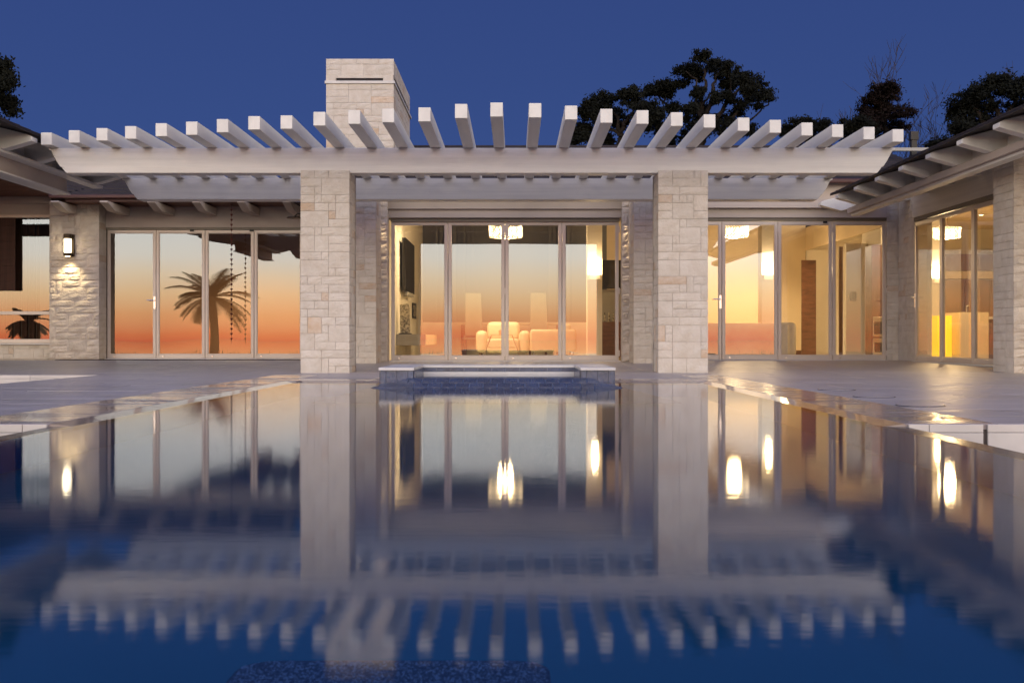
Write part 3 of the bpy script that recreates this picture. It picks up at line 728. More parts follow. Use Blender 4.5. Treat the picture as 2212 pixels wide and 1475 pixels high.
wall_lamp(-8.12, 21.28, CH+1.71, 'black cylinder lamp on the rough stone pier at the left', 46)
wall_lamp(6.75, 14.08, CH+1.35, 'added black cylinder lamp on the stone pier beyond the right edge', 30)  # out of view, added to account for the lit pier
for X, lab in ((-2.13, 'added small eave downlight above the left reveal of the middle doors'), (1.81, 'added small eave downlight above the right reveal of the middle doors')):
    t = thing('added_eave_light', lab, 'downlight', (X, 18.90, CH+2.36), 'added eave downlights')  # added lamps, accounting for the lit stone beside the doors
    MB().tube((X, 18.90, CH+2.34), (X, 18.90, CH+2.42), .035, n=14).build('housing', M['copper'], t)
    MB().tube((X, 18.90, CH+2.335), (X, 18.90, CH+2.339), .026, n=12).build('lens', M['bulb'], t)
    spot('lamp_light', (X, 18.90, CH+2.32), (X, 19.02, CH+1.05), 75, (1, .74, .38), 16, t, 1.0, .015)
# small garden shower head on the wall left of the left column
sh = thing('outdoor_shower', 'dark outdoor shower head sticking out behind the left column', 'shower head', (-3.9, 20.9, 2.5))
mb = MB(); mb.path([(-3.55, 21.6, 2.62), (-3.55, 20.4, 2.62), (-3.80, 20.4, 2.62), (-3.86, 20.4, 2.56)], [.014]*4, 8); mb.build('arm', M['copper'], sh)
MB().tube((-3.86, 20.4, 2.545), (-3.86, 20.4, 2.56), .13, .12, 20).build('shower_rose', M['copper'], sh)

# ------------------------------------------------------------------ interiors
part('floor', 'floor_in', (-3.0, 2.69, 19.74, 28, .03, .058)); part('floor', 'floor_in', (2.70, 12, 20.52, 28, .03, .057)); part('floor', 'floor_in', (6.97, 12, 14.8, 20.51, .03, .056))
part('ceiling', 'ceil_in', (-2.9, 2.69, 20.9, 28, 3.26, 3.3), (-2.9, 2.69, 19.77, 20.95, 2.99, 3.02)); part('ceiling', 'ceil_in', (2.72, 6.6, 20.62, 28, 3.26, 3.3))
part('ceiling', 'wall_in', (6.97, 12, 14.8, 28, 3.05, 3.1))
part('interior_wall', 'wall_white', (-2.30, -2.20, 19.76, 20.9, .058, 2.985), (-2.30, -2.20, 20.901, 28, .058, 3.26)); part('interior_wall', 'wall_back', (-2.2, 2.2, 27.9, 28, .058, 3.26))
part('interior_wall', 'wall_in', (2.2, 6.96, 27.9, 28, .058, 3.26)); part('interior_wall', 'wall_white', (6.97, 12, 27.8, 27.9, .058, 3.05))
part('interior_wall', 'wall_in', (11.9, 12, 14.8, 27.8, .058, 3.05)); part('interior_wall', 'wall_in', (7.0, 12, 14.76, 14.84, .058, 3.05))
part('interior_wall', 'wall_in', (-2.2, 2.69, 19.74, 19.76, 2.63, 2.98)); part('interior_wall', 'wall_in', (2.7, 6.97, 20.60, 20.62, 2.7, 3.26))
part('interior_wall', 'wall_in', (2.30, 2.38, 19.77, 20.9, .058, 2.985), (2.30, 2.38, 20.901, 25.0, .058, 3.26))
part('interior_wall', 'wall_in', (6.96, 7.0, 14.9, 28, 2.55, 3.06))
part('interior_wall', 'wall_white', (7.0, 7.5, 23.4, 23.5, .058, 3.04), (7.0, 7.06, 22.3, 23.4, .058, 3.04))
# back windows of the middle room and tall curtains
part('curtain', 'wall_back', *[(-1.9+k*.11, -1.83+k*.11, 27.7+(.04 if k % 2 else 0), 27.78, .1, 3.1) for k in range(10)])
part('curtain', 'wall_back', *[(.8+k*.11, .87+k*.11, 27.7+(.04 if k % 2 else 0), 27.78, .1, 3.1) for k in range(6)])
part('skirting_or_bright_panel', 'wall_white', (-2.199, 2.29, 27.66, 27.69, .06, .83)); part('skirting_or_bright_panel', 'walnut', (2.39, 6.9, 27.87, 27.899, .06, .16))  # first is a pale panel painting brightness onto the lower back wall
# inner door with frame
part('inner_door', 'walnut', (6.62, 6.95, 26.9, 26.95, .06, 2.25))
part('inner_door', 'walnut', (6.40, 6.47, 23.0, 23.05, .06, 2.25)); part('partition', 'wall_white', (6.56, 7.1, 23.1, 23.2, .06, 2.32))
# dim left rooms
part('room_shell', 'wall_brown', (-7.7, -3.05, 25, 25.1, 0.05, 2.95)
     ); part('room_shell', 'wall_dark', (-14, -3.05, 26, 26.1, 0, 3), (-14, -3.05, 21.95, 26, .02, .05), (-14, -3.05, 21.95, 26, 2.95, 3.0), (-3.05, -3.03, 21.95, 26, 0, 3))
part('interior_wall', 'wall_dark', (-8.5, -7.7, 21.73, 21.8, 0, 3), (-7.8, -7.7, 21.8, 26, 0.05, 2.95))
part('curtain', 'curtain', *[(-9.75+k*.07, -9.70+k*.07, 21.85+(.05 if k % 2 else 0), 21.93, .44, 2.7) for k in range(12)])  # added where the window only mirrors something dark

def pillar(x0, x1, y, lampz, label, pw=38):
    t = thing('lit_pillar', label, 'pillar', ((x0+x1)/2, y, .06), 'interior pillars with uplights')
    MB().box(x0, x1, y, y+.35, .06, 3.04).build('shaft', M['wall_white'], t, .004)
    return t
def uplight(x, y, z, w, label, pw):
    t = thing('uplight', label, 'wall light', (x, y, z), 'plaster uplights on the pillars')
    MB().prism([(x-w/2, y-.001), (x-w/2*.8, y-.10), (x+w/2*.8, y-.10), (x+w/2, y-.001)], z-.10, z, 'Z').build('shade', M['wall_white'], t, .004)
    MB().prism([(x-w/2*.8, y-.004), (x-w/2*.65, y-.085), (x+w/2*.65, y-.085), (x+w/2*.8, y-.004)], z+.001, z+.012, 'Z').build('bulb', M['uplight'], t)
    point('uplight_glow', (x, y-.10, z+.12), pw, (1, .70, .36), t, .06)
pillar(1.37, 1.65, 22.0, 0, 'plastered pillar with an uplight in the middle room')
uplight(1.51, 22.0, CH+1.22, .27, 'uplight on the pillar in the middle room', 34)
pillar(4.87, 5.10, 23.0, 0, 'plastered pillar with an uplight behind the sofa of the right room')
uplight(4.985, 23.0, CH+1.27, .22, 'uplight on the pillar of the right room', 30)
pillar(8.58, 8.76, 24.0, 0, 'plastered pillar with an uplight beyond the angled doors')
uplight(8.67, 24.0, CH+1.25, .17, 'uplight on the pillar beyond the angled doors', 30)

def chandelier(x, y, z, r, h, label, pw):
    t = thing('chandelier', label, 'chandelier', (x, y, z), 'round crystal chandeliers')
    fr = MB()
    for zz in (z-h/2, z+h/2):
        for k in range(28):
            a, b = k*math.tau/28, (k+1)*math.tau/28
            fr.tube((x+r*math.cos(a), y+r*math.sin(a), zz), (x+r*math.cos(b), y+r*math.sin(b), zz), .008, n=4, cap=False)
    fr.tube((x, y, z+h/2), (x, y, 3.25 if x < 6.6 else 3.04), .012)
    for k in range(4):
        a = k*math.tau/4; fr.tube((x, y, z+h/2), (x+r*math.cos(a), y+r*math.sin(a), z+h/2), .006, n=4)
    fr.build('ring_frame', M['chrome'], t)
    cr = MB(); rr = random.Random(int(x*10))
    nrow, nc = 6, 30
    for j in range(nrow):
        for k in range(nc):
            a = (k+.5*(j % 2))*math.tau/nc; zc = z-h/2+h*(j+.5)/nrow; s = .017+rr.uniform(-.003, .004); q = r*rr.uniform(.93, 1.0)
            c = Vector((x+q*math.cos(a), y+q*math.sin(a), zc)); ta = Vector((-math.sin(a), math.cos(a), 0)); o = Vector((math.cos(a), math.sin(a), 0))
            vs = [c+ta*s, c+Vector((0, 0, s*1.1)), c-ta*s, c-Vector((0, 0, s*1.1)), c+o*s*.7, c-o*s*.7]
            cr.add(vs, [(0, 1, 4), (1, 2, 4), (2, 3, 4), (3, 0, 4), (1, 0, 5), (2, 1, 5), (3, 2, 5), (0, 3, 5)])
    cr.build('crystals', M['crystal'], t, kind='stuff')
    bu = MB()
    for k in range(6):
        a = k*math.tau/6; bu.tube((x+r*.5*math.cos(a), y+r*.5*math.sin(a), z-.05), (x+r*.5*math.cos(a), y+r*.5*math.sin(a), z+.05), .02, n=8)
    bu.build('bulb', M['bulb'], t)
    point('chandelier_light', (x, y, z-h/2-.08), pw, (1, .70, .36), t, .14)
chandelier(-.18, 23.0, CH+2.13, .33, .24, 'crystal drum chandelier in the middle room', 125)
chandelier(4.82, 25.6, CH+2.37, .31, .25, 'crystal drum chandelier in the right room', 110)
chandelier(7.78, 21.0, CH+1.92, .24, .19, 'crystal drum chandelier behind the angled doors', 150)

# ceiling downlights added to brighten the rooms
for i, (x, y, lab, z, p) in enumerate(((-1.3, 22.3, 'added round ceiling downlight over the television in the middle room', 3.255, 50), (-1.65, 20.8, 'added round ceiling downlight over the glass sculpture in the middle room', 3.255, 80), (1.9, 26.3, 'added round ceiling downlight at the back right of the middle room', 3.255, 6),
                              (5.9, 25.6, 'added round ceiling downlight in the right room', 3.255, 90), (-5.4, 23.2, 'added round ceiling downlight in the left room', 2.945, 42), (9.8, 24.5, 'added round ceiling downlight over the kitchen', 3.045, 40), (8.6, 18.0, 'added round ceiling downlight behind the near angled doors', 3.045, 16))):
    t = thing('downlight', lab, 'downlight', (x, y, z), 'added ceiling downlights')
    MB().tube((x, y, z-.012), (x, y, z-.001), .07, n=20).build('trim', M['slab'], t)
    MB().tube((x, y, z-.016), (x, y, z-.0125), .045, n=16).build('lens', M['bulb'], t)
    spot('added_downlight_beam', (x, y, z-.03), (x, y, 0), p*8, WARM, 130, t, .8, .05)

# furniture
def cushion(mb, x0, x1, y0, y1, z0, z1): mb.box(x0, x1, y0, y1, z0, z1)
def soft(name, box, parent, m='cream', bev=.05):
    o = MB().box(*box).build(name, M[m], parent); b = o.modifiers.new('b', 'BEVEL'); b.width = bev; b.segments = 4
    for p in o.data.polygons: p.use_smooth = True
    return o
ac = thing('armchair', 'wide cream leather armchair facing out through the middle doors', 'armchair', (-.25, 23.4, .06))
soft('arm', (-.77, -.54, 23.0, 23.9, .16, .60), ac, bev=.10); soft('arm', (.08, .31, 23.0, 23.9, .16, .60), ac, bev=.10)
soft('seat', (-.55, .09, 23.0, 23.8, .16, .44), ac); soft('back_cushion', (-.56, .10, 23.55, 23.85, .40, .78), ac, bev=.09)
mb = MB()
for sx in (-.70, .24):
    for sy in (23.08, 23.82): mb.tube((sx, sy, .058), (sx, sy, .165), .015)
mb.build('legs', M['chrome'], ac)
st = thing('side_table', 'chrome wire side table with crossed legs in front of the cream armchair', 'side table', (-.25, 22.3, .06))
mb = MB()
for sx in (-1, 1):
    mb.tube((-.25+sx*.20, 22.1, .50), (-.25+sx*.36, 22.1, .06), .008); mb.tube((-.25+sx*.20, 22.5, .50), (-.25+sx*.36, 22.5, .06), .008)
    mb.tube((-.25+sx*.29, 22.1, .27), (-.25+sx*.29, 22.5, .27), .006)
mb.tube((-.25, 22.1, .50), (-.22, 22.1, .06), .007); mb.tube((-.54, 22.1, .27), (.04, 22.1, .27), .006)
mb.build('wire_frame', M['chrome'], st); MB().box(-.46, -.04, 22.08, 22.52, .50, .512).build('glass_top', M['book'], st, .003)
cup = MB(); cup.tube((-.25, 22.3, .513), (-.25, 22.3, .60), .055, .06, 14); tag(cup.build('pot', M['book']), 'small pale pot standing on the chrome side table', 'pot')
so = thing('sofa', 'cream leather sofa seen from behind in the middle room', 'sofa', (.75, 22.9, .06))
soft('back', (.30, 1.20, 22.6, 22.82, .18, .62), so, bev=.06); soft('seat', (.36, 1.14, 22.83, 23.6, .18, .44), so); soft('arm', (.30, .42, 22.83, 23.6, .18, .58), so); soft('arm', (1.08, 1.20, 22.83, 23.6, .18, .58), so)
soft('cushion', (.92, 1.10, 22.85, 23.05, .44, .74), so, bev=.07)
mb = MB()
for sx in (.38, 1.12):
    for sy in (22.68, 23.5): mb.path([(sx-.05, sy, .06), (sx, sy, .18), (sx+.05, sy, .06)], [.010]*3)
mb.build('legs', M['chrome'], so)
for i, x in enumerate((-.93, .52)):
    hc = thing('dining_chair', ('tall slipcovered dining chair left of the armchair', 'tall slipcovered dining chair behind the sofa')[i], 'dining chair', (x, 26, .06), 'slipcovered dining chairs')
    MB().prism([(x-.18, .50), (x-.17, 1.46), (x+.17, 1.46), (x+.22, .50)], 26.0, 26.08).build('backrest', M['chair'], hc, .02)
    soft('seat', (x-.22, x+.22, 26.08, 26.5, .42, .52), hc, 'chair', bev=.02)
    mb = MB()
    for sx in (-.18, .18):
        for sy in (26.03, 26.45): mb.box(x+sx-.02, x+sx+.02, sy-.02, sy+.02, .06, .42)
    mb.build('legs', M['walnut'], hc)
dt = thing('dining_table', 'long pale dining table behind the seating of the middle room', 'table', (-.2, 26.8, .06))
MB().box(-1.3, 1.1, 26.55, 27.35, .76, .80).build('tabletop', M['cream'], dt, .004)
for sx in (-1.2, 1.0):
    for sy in (26.62, 27.28): MB().box(sx-.03, sx+.03, sy-.03, sy+.03, .06, .759).build('leg', M['walnut'], dt)
tv = thing('television', 'large black television on the left wall of the middle room', 'television', (-2.15, 23.2, CH+1.4))
MB().box(-2.15, -2.08, 22.25, 24.2, CH+.93, CH+1.94).build('screen', M['tv'], tv, .006)
MB().box(-2.197, -2.151, 22.9, 23.6, CH+1.2, CH+1.6).build('bracket', M['dark'], tv)
MB().box(-2.15, -2.07, 22.6, 23.9, CH+.86, CH+.92).build('soundbar', M['greybox'], tv, .006)
pf = thing('picture_frame', 'small dark framed picture on the left wall below the television', 'picture', (-2.19, 25.2, CH+.6))
MB().box(-2.198, -2.16, 24.9, 25.6, CH+.45, CH+.78).build('frame', M['dark'], pf, .004); MB().box(-2.1595, -2.157, 24.95, 25.55, CH+.50, CH+.73).build('print', M['artglass'], pf)
cb = thing('console', 'floating grey media console along the left wall of the middle room', 'console', (-1.9, 22.5, .4))
MB().box(-2.198, -1.66, 21.6, 24.6, .31, .52).build('cabinet', M['greybox'], cb, .004)
for k in range(3): MB().box(-1.659, -1.645, 21.62+k*1.0, 22.58+k*1.0, .32, .51).build('drawer_front', M['cream'], cb, .003)
ag = thing('glass_sculpture', 'mottled glass panel sculpture standing on the grey console', 'sculpture', (-2.05, 21.9, .52))
MB().prism([(-2.14, .522), (-2.15, 1.07), (-2.00, 1.10), (-1.97, 1.0), (-1.96, .522)], 21.8, 21.88).build('glass_panel', M['artglass'], ag, .006)
MB().box(-2.17, -1.93, 21.74, 21.94, .521, .54).build('foot', M['dark'], ag)
dc = thing('dark_view_cabinet', 'added tall dark cabinet for the dark view right of the lit pillar in the middle room', 'cabinet', (1.95, 24.0, .06))  # dark cabinet added in place of the dark view beyond
MB().box(1.70, 2.29, 24.0, 24.45, .06, CH+.36).build('base_cabinet', M['walnut'], dc, .004); MB().box(1.70, 2.29, 24.3, 24.45, CH+1.05, CH+1.65).build('top_cabinet', M['tv'], dc, .004)
MB().box(1.70, 2.29, 24.40, 24.45, CH+.37, CH+1.04).build('back_panel', M['greybox'], dc)
mb = MB()
for k in range(5): mb.tube((1.78+k*.09, 24.25, CH+.362), (1.78+k*.09, 24.25, CH+.56), .022, .012)
tag(mb.build('bottle_row', M['artglass']), 'row of bottles on the added dark cabinet', 'bottles')['kind'] = 'stuff'
# right room sofa: low long back to the glass, wide arm
s2 = thing('sofa', 'long cream leather sofa with rounded arm behind the right doors', 'sofa', (4.6, 21.8, .06))
soft('back', (3.30, 5.02, 21.25, 21.5, .10, .72), s2, 'cream2', bev=.07); soft('seat', (3.4, 4.9, 21.51, 22.2, .10, .46), s2, 'cream2'); soft('arm', (4.92, 5.16, 21.3, 22.25, .10, .74), s2, 'cream2', bev=.09)
soft('arm', (3.28, 3.45, 21.51, 22.2, .10, .66), s2, 'cream2', bev=.06)
mb = MB()
for sx in (3.4, 5.05):
    for sy in (21.35, 22.1): mb.box(sx-.02, sx+.02, sy-.02, sy+.02, .058, .11)
mb.build('legs', M['dark'], s2)
# kitchen
kt = thing('kitchen_island', 'kitchen island of pale timber with a white worktop behind the angled doors', 'kitchen island', (8.6, 22, .06))
MB().box(8.32, 8.86, 21.8, 22.6, .06, .93).build('island_body', M['wall_in'], kt, .004); MB().box(8.88, 10.4, 21.85, 22.6, .06, .80).build('counter_body', M['walnut'], kt, .004)
MB().box(8.87, 10.4, 21.8, 22.65, .801, .85).build('worktop', M['slab'], kt, .004)
mb = MB(); mb.path([(8.6, 22.2, .93), (8.6, 22.2, 1.05), (8.6, 22.1, 1.07)], [.012]*3); mb.build('tap', M['steel'], kt)
yb = thing('lit_bar_end', 'glowing yellow resin end of the bar behind the angled doors', 'bar', (8.05, 22, .06))
for k in range(2): MB().box(7.93+k*.17, 8.04+k*.17, 21.9, 22.3, .06, .87).build('resin_panel', M['yellow'], yb, .004)
kw = thing('kitchen_cabinets', 'wall of mauve and orange timber kitchen cabinets at the back', 'kitchen cabinets', (10, 27, .06))
for k in range(5): MB().box(8.9+k*.6, 9.49+k*.6, 27.4, 27.79, CH+1.62, CH+2.0).build('wall_cabinet', M['mauve'], kw, .004)
for k in range(5): MB().box(8.9+k*.6, 9.49+k*.6, 27.72, 27.79, CH+.5, CH+1.42).build('splashback', M['timber'], kw, .004)
MB().box(8.9, 11.89, 27.45, 27.79, CH+1.43, CH+1.61).build('shelf', M['wall_in'], kw, .004)
for k in range(5): MB().box(8.9+k*.6, 9.49+k*.6, 27.3, 27.79, .06, CH+.45).build('base_cabinet', M['timber'], kw, .004)
ov = thing('wall_oven', 'steel wall oven in a tall walnut cabinet beside the right doors', 'oven', (7.0, 22.5, .06))
MB().box(6.70, 6.93, 21.9, 22.29, .06, 2.2).build('tall_cabinet', M['walnut'], ov, .004)
MB().box(6.72, 6.92, 21.88, 21.899, CH+.05, CH+.42).build('oven_door', M['steel'], ov, .004); MB().box(6.74, 6.90, 21.87, 21.879, CH-.02+.12, CH+.33).build('oven_window', M['tv'], ov)
MB().box(6.72, 6.92, 21.88, 21.899, CH-.30, CH+.02).build('oven_door', M['steel'], ov, .004); MB().box(6.75, 6.89, 21.87, 21.879, CH-.24, CH-.06).build('oven_window', M['tv'], ov)
tr = thing('towel_panel', 'small grey control panel on the white inner wall', 'control panel', (6.75, 23, 1.3))
MB().box(6.60, 6.72, 22.95, 22.98, 1.18, 1.36).build('plate', M['greybox'], tr, .003)
# bead chain inside the left doors
bc = thing('rain_chain', 'rain chain of dark red cups hanging from the eave in front of the left doors', 'rain chain', (-5.15, 21.2, 2.9))
z = 2.88
while z > .42:
    MB().tube((-5.15, 21.2, z), (-5.15, 21.2, z-.036), .023, .012, 10).build('cup', M['bead'], bc); z -= .090
MB().tube((-5.15, 21.2, .35), (-5.15, 21.2, 2.93), .003, n=5).build('link_wire', M['bead'], bc)

# ------------------------------------------------------------------ trees
def P(px, py, D): return Vector(((px-1112)*D/2519, D, CH+(733-py)*D/2519))
def leaves(mb, c, rx, ry, rz, n, s, rnd, ragged=.5):
    for i in range(n):
        while True:
            p = Vector((rnd.uniform(-1, 1), rnd.uniform(-1, 1), rnd.uniform(-1, 1)))
            if p.length < 1: break
        k = 1+rnd.gauss(0, ragged*.5); p = Vector((p.x*rx*k, p.y*ry*k, p.z*rz*k))
        q = c+p; a = Vector((rnd.gauss(0, 1), rnd.gauss(0, 1), rnd.gauss(0, 1)-.6)).normalized()*s*rnd.uniform(.6, 1.5)
        b = a.orthogonal().normalized()*s*.33
        mb.add([q-a*.5, q+b, q+a*.5, q-b], [(0, 1, 2, 3)])
def clump_tree(name, label, D, base, clumps, stems, leafm, sz=.16, dens=1.0, seed=1, group='trees behind the house', crop=True):
    rnd = random.Random(seed); b = P(*base, D)
    t = thing(name, label, 'tree', (b.x, b.y, -.7), group)
    def cv(p): return (1200+p[0]/2.186, 90+p[1]/2.186) if crop else (p[0], p[1])
    lf = MB(); k = (1/2.186 if crop else 1)*D/2519
    for c in clumps:
        px, py = cv(c); q = P(px, py, D); q.y += rnd.uniform(-1.2, 1.2)
        rx, rz = c[2]*k, c[3]*k; d = c[4] if len(c) > 4 else 1
        # several ragged tufts make up one clump
        nt_ = max(12, int(rx*rz*26))
        for i in range(nt_):
            a = rnd.uniform(0, math.tau); rr = math.sqrt(rnd.random())*rnd.choice((.8, 1.05, 1.2, 1.42))
            cc = q+Vector((math.cos(a)*rx*rr, rnd.uniform(-.7, .7)*rx, math.sin(a)*rz*rr)); r = rnd.uniform(.12, .40)*min(1.0, max(rx, .7))
            leaves(lf, cc, r*1.1, r, r*.72, int(165*dens*d*(.3+r)), sz*.8, rnd, .8)
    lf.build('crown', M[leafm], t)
    tk = MB()
    tk.tube((b.x, b.y, -.8), (b.x, b.y, b.z), .32, .26, 8)
    for path, r0, r1 in stems:
        pts = [P(*cv(p), D) for p in path]
        fine = []
        for a, c in zip(pts[:-1], pts[1:]):
            for j in range(4):
                w = j/4; fine.append(a.lerp(c, w)+Vector((rnd.uniform(-.08, .08), rnd.uniform(-.1, .1), rnd.uniform(-.05, .05))))
        fine.append(pts[-1]); n = len(fine)
        tk.path(fine, [r0+(r1-r0)*i/(n-1) for i in range(n)], 6)
    tk.build('trunk', M['bark'], t)
    return t
euc = [(690, 88, 40, 20), (618, 138, 34, 18), (650, 118, 30, 16), (700, 140, 40, 22), (770, 95, 45, 24), (800, 130, 55, 30), (858, 160, 42, 36), (880, 195, 30, 30), (945, 200, 46, 28), (972, 228, 24, 22), (820, 195, 36, 18),
       (878, 245, 30, 18), (795, 275, 36, 24, .7), (745, 282, 24, 20), (662, 252, 22, 18), (700, 288, 22, 16), (868, 300, 32, 22, .6), (915, 268, 20, 14, .5), (990, 290, 18, 12, .3), (955, 310, 18, 12, .3), (990, 255, 16, 14, .4),
       (680, 345, 70, 28), (620, 335, 34, 16), (760, 350, 55, 28), (850, 345, 45, 24, .7), (640, 400, 70, 36), (740, 410, 80, 36), (830, 420, 60, 40), (600, 440, 60, 40), (900, 430, 40, 30, .5)]
st_e = [([(690, 520), (700, 400), (690, 300), (705, 210), (700, 130)], .16, .04), ([(700, 400), (740, 270), (750, 180), (790, 120)], .12, .03), ([(700, 380), (660, 290), (660, 180), (615, 140)], .08, .02), ([(740, 420), (800, 300), (870, 220), (930, 190)], .12, .03),
        ([(760, 440), (860, 340), (905, 270), (890, 200)], .08, .02), ([(820, 460), (930, 360), (1000, 300), (985, 240)], .06, .015), ([(800, 300), (830, 220), (810, 150)], .06, .02), ([(700, 300), (735, 240), (760, 190)], .05, .015)]
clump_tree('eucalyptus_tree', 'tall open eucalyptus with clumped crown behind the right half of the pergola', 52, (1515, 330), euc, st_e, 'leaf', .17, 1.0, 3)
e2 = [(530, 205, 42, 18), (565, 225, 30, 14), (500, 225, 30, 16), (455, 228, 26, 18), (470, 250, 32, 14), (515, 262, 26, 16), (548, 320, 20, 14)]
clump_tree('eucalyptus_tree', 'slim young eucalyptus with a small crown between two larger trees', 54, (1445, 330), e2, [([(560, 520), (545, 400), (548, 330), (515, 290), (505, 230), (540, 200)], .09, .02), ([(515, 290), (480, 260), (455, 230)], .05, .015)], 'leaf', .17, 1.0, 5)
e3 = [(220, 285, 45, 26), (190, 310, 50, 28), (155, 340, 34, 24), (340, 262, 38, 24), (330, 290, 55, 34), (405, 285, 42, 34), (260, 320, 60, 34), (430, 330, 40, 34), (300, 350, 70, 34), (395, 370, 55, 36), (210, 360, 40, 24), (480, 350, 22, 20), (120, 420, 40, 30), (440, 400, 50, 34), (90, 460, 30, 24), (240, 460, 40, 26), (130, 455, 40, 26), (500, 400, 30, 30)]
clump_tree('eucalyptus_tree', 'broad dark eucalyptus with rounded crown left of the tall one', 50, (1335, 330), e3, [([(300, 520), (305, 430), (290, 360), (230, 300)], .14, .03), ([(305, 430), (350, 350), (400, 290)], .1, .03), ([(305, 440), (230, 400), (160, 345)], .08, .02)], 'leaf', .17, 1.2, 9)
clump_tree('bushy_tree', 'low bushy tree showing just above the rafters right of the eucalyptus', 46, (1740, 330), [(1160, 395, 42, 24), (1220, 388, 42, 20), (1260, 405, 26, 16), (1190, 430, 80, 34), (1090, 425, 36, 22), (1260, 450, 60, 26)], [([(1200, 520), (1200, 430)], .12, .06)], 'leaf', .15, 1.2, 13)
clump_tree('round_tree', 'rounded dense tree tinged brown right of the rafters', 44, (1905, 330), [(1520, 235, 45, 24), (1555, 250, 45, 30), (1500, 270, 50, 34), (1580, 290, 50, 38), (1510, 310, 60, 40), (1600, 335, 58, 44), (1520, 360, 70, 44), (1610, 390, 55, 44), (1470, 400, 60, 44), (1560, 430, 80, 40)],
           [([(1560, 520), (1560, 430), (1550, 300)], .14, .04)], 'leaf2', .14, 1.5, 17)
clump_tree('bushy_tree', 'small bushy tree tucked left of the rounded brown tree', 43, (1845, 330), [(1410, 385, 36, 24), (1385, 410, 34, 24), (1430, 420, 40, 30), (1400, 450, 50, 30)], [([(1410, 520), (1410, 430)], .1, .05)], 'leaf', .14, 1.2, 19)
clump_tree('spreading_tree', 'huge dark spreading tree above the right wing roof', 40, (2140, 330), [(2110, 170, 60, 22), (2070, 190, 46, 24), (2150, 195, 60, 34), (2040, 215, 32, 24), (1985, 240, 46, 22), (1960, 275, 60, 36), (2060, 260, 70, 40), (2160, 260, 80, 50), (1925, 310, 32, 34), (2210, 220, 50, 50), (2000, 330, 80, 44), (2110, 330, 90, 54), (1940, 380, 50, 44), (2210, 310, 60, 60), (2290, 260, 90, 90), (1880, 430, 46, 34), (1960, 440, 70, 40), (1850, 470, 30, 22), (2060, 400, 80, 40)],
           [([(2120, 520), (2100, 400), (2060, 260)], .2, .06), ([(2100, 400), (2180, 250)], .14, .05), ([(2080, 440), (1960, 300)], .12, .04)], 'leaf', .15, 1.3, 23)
clump_tree('leafy_tree', 'dark tree branch reaching in at the top left corner', 32, (-60, 330), [(2, 148, 8, 16), (14, 184, 16, 10), (-14, 170, 26, 30), (-8, 212, 12, 16), (-55, 190, 34, 50)],
           [([(-60, 400), (-50, 260), (-10, 180)], .14, .03)], 'leaf', .12, 1.3, 29, crop=False)
def bare_tree(label, D, px, ytop, lean, seed, base_y=330, spread=.34):
    rnd = random.Random(seed); b = P(px, base_y, D); top = P(px, ytop, D); H = top.z+.8
    t = thing('bare_tree', label, 'tree', (b.x, D, -.7), 'leafless trees behind the right roof'); mb = MB()
    def grow(p, d, L_, r, dep):
        n = 4; pts = [p]; rs = [r]
        for i in range(n):
            d = (d+Vector((rnd.uniform(-.14, .14), rnd.uniform(-.14, .14), .07))).normalized(); pts.append(pts[-1]+d*L_/n); rs.append(r*(1-.5*(i+1)/n))
        mb.path(pts, rs, 5 if dep < 2 else 3)
        if dep < 5:
            for k in range(rnd.choice((2, 3, 3)) if dep else 5):
                i = rnd.randint(1, n); q = pts[i]; a = rnd.uniform(0, math.tau)
                nd = (d+Vector((math.cos(a), math.sin(a), 0))*rnd.uniform(.35, .75)).normalized()
                grow(q, nd, L_*rnd.uniform(.5, .72), max(.010, rs[i]*.62), dep+1)
    grow(Vector((b.x, D, -.8)), Vector((lean, 0, 1)).normalized(), H*.47, .12, 0)
    grow(Vector((b.x+.3, D, -.8)), Vector((-lean*1.2, .1, 1)).normalized(), H*.43, .09, 0)
    mb.build('branches', M['twig'], t); return t
bare_tree('tall leafless tree above the rounded brown tree', 46, 1935, 118, .03, 4)
bare_tree('leafless tree above the vent pipe', 45, 2020, 175, .05, 8)
bare_tree('leafless tree left of the huge dark tree', 47, 2075, 160, -.04, 15)

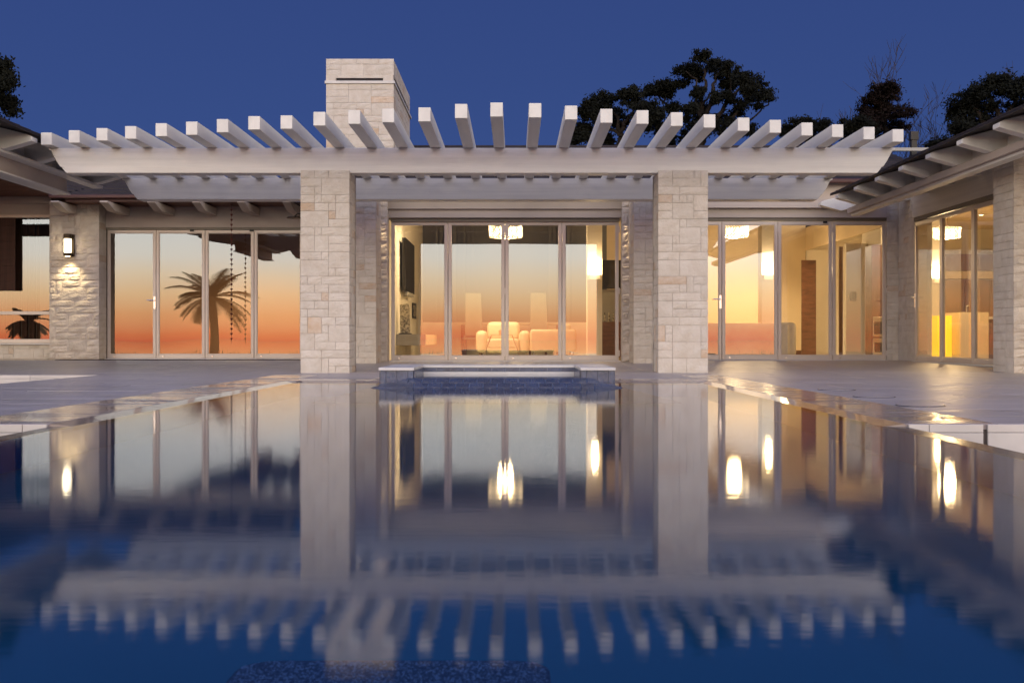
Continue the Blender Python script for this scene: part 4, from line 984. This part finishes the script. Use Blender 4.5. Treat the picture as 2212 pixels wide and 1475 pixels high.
# palm trees and planting behind the camera: seen mirrored in the doors
def palm(x, y, zb, H, crown, n, label, seed, group):
    rnd = random.Random(seed); t = thing('palm_tree', label, 'palm tree', (x, y, zb), group)
    tk = MB(); pts = [Vector((x+.25*math.sin(i*.35), y, zb+H*i/8)) for i in range(9)]; tk.path(pts, [.34-.12*i/8 for i in range(9)], 10); tk.build('trunk', M['bark'], t)
    top = pts[-1]
    mb = MB()
    for k in range(n):
        a = k*2.4+rnd.uniform(-.2, .2); el = rnd.uniform(-.45, 1.1); L_ = crown*rnd.uniform(.8, 1.1)
        d = Vector((math.cos(a)*math.cos(el), math.sin(a)*math.cos(el), math.sin(el))); p = top.copy(); m = 14
        for i in range(m):
            q = p+d*L_/m; side = d.cross(Vector((0, 0, 1)))
            side = side.normalized() if side.length > .05 else Vector((1, 0, 0))
            mb.tube(p, q, .02*(1-i/m)+.006, n=3, cap=False); ll = crown*.26*math.sin(math.pi*(i+1.5)/(m+2))
            for s in (-1, 1):
                for o in (0, .33, .66):
                    c = p.lerp(q, o); tip = c+side*s*ll+d*ll*.55-Vector((0, 0, ll*.25)); wv = d*.034
                    mb.add([c-wv, c+wv, tip], [(0, 1, 2)])
            p = q; d = (d-Vector((0, 0, .085))).normalized()
    mb.build('fronds', M['frond'], t); return t
palm(-19.3, -30.5, -2.6, 5.7, 2.95, 36, 'tall palm behind the viewer mirrored in the left doors', 3, 'palms seen mirrored in the glass')
palm(-20.2, -5.0, -.75, 1.9, 1.0, 30, 'low palm behind the viewer mirrored in the left window', 6, 'palms seen mirrored in the glass')
mb = MB(); rr = random.Random(12)
for i in range(2600):
    x = rr.uniform(-34, 34); y = rr.uniform(-8.6, -7.2); h = rr.uniform(.42, .72)+(.2 if rr.random() < .05 else 0)+.12*math.sin(x*1.3)
    p = Vector((x, y, -.76)); q = p+Vector((rr.uniform(-.12, .12), rr.uniform(-.1, .1), h)); mb.add([p-Vector((.03, 0, 0)), p+Vector((.03, 0, 0)), q], [(0, 1, 2)])
mb.build('ornamental_grass', M['palm'], kind='stuff', label='dark tufted grass along the garden edge behind the viewer')
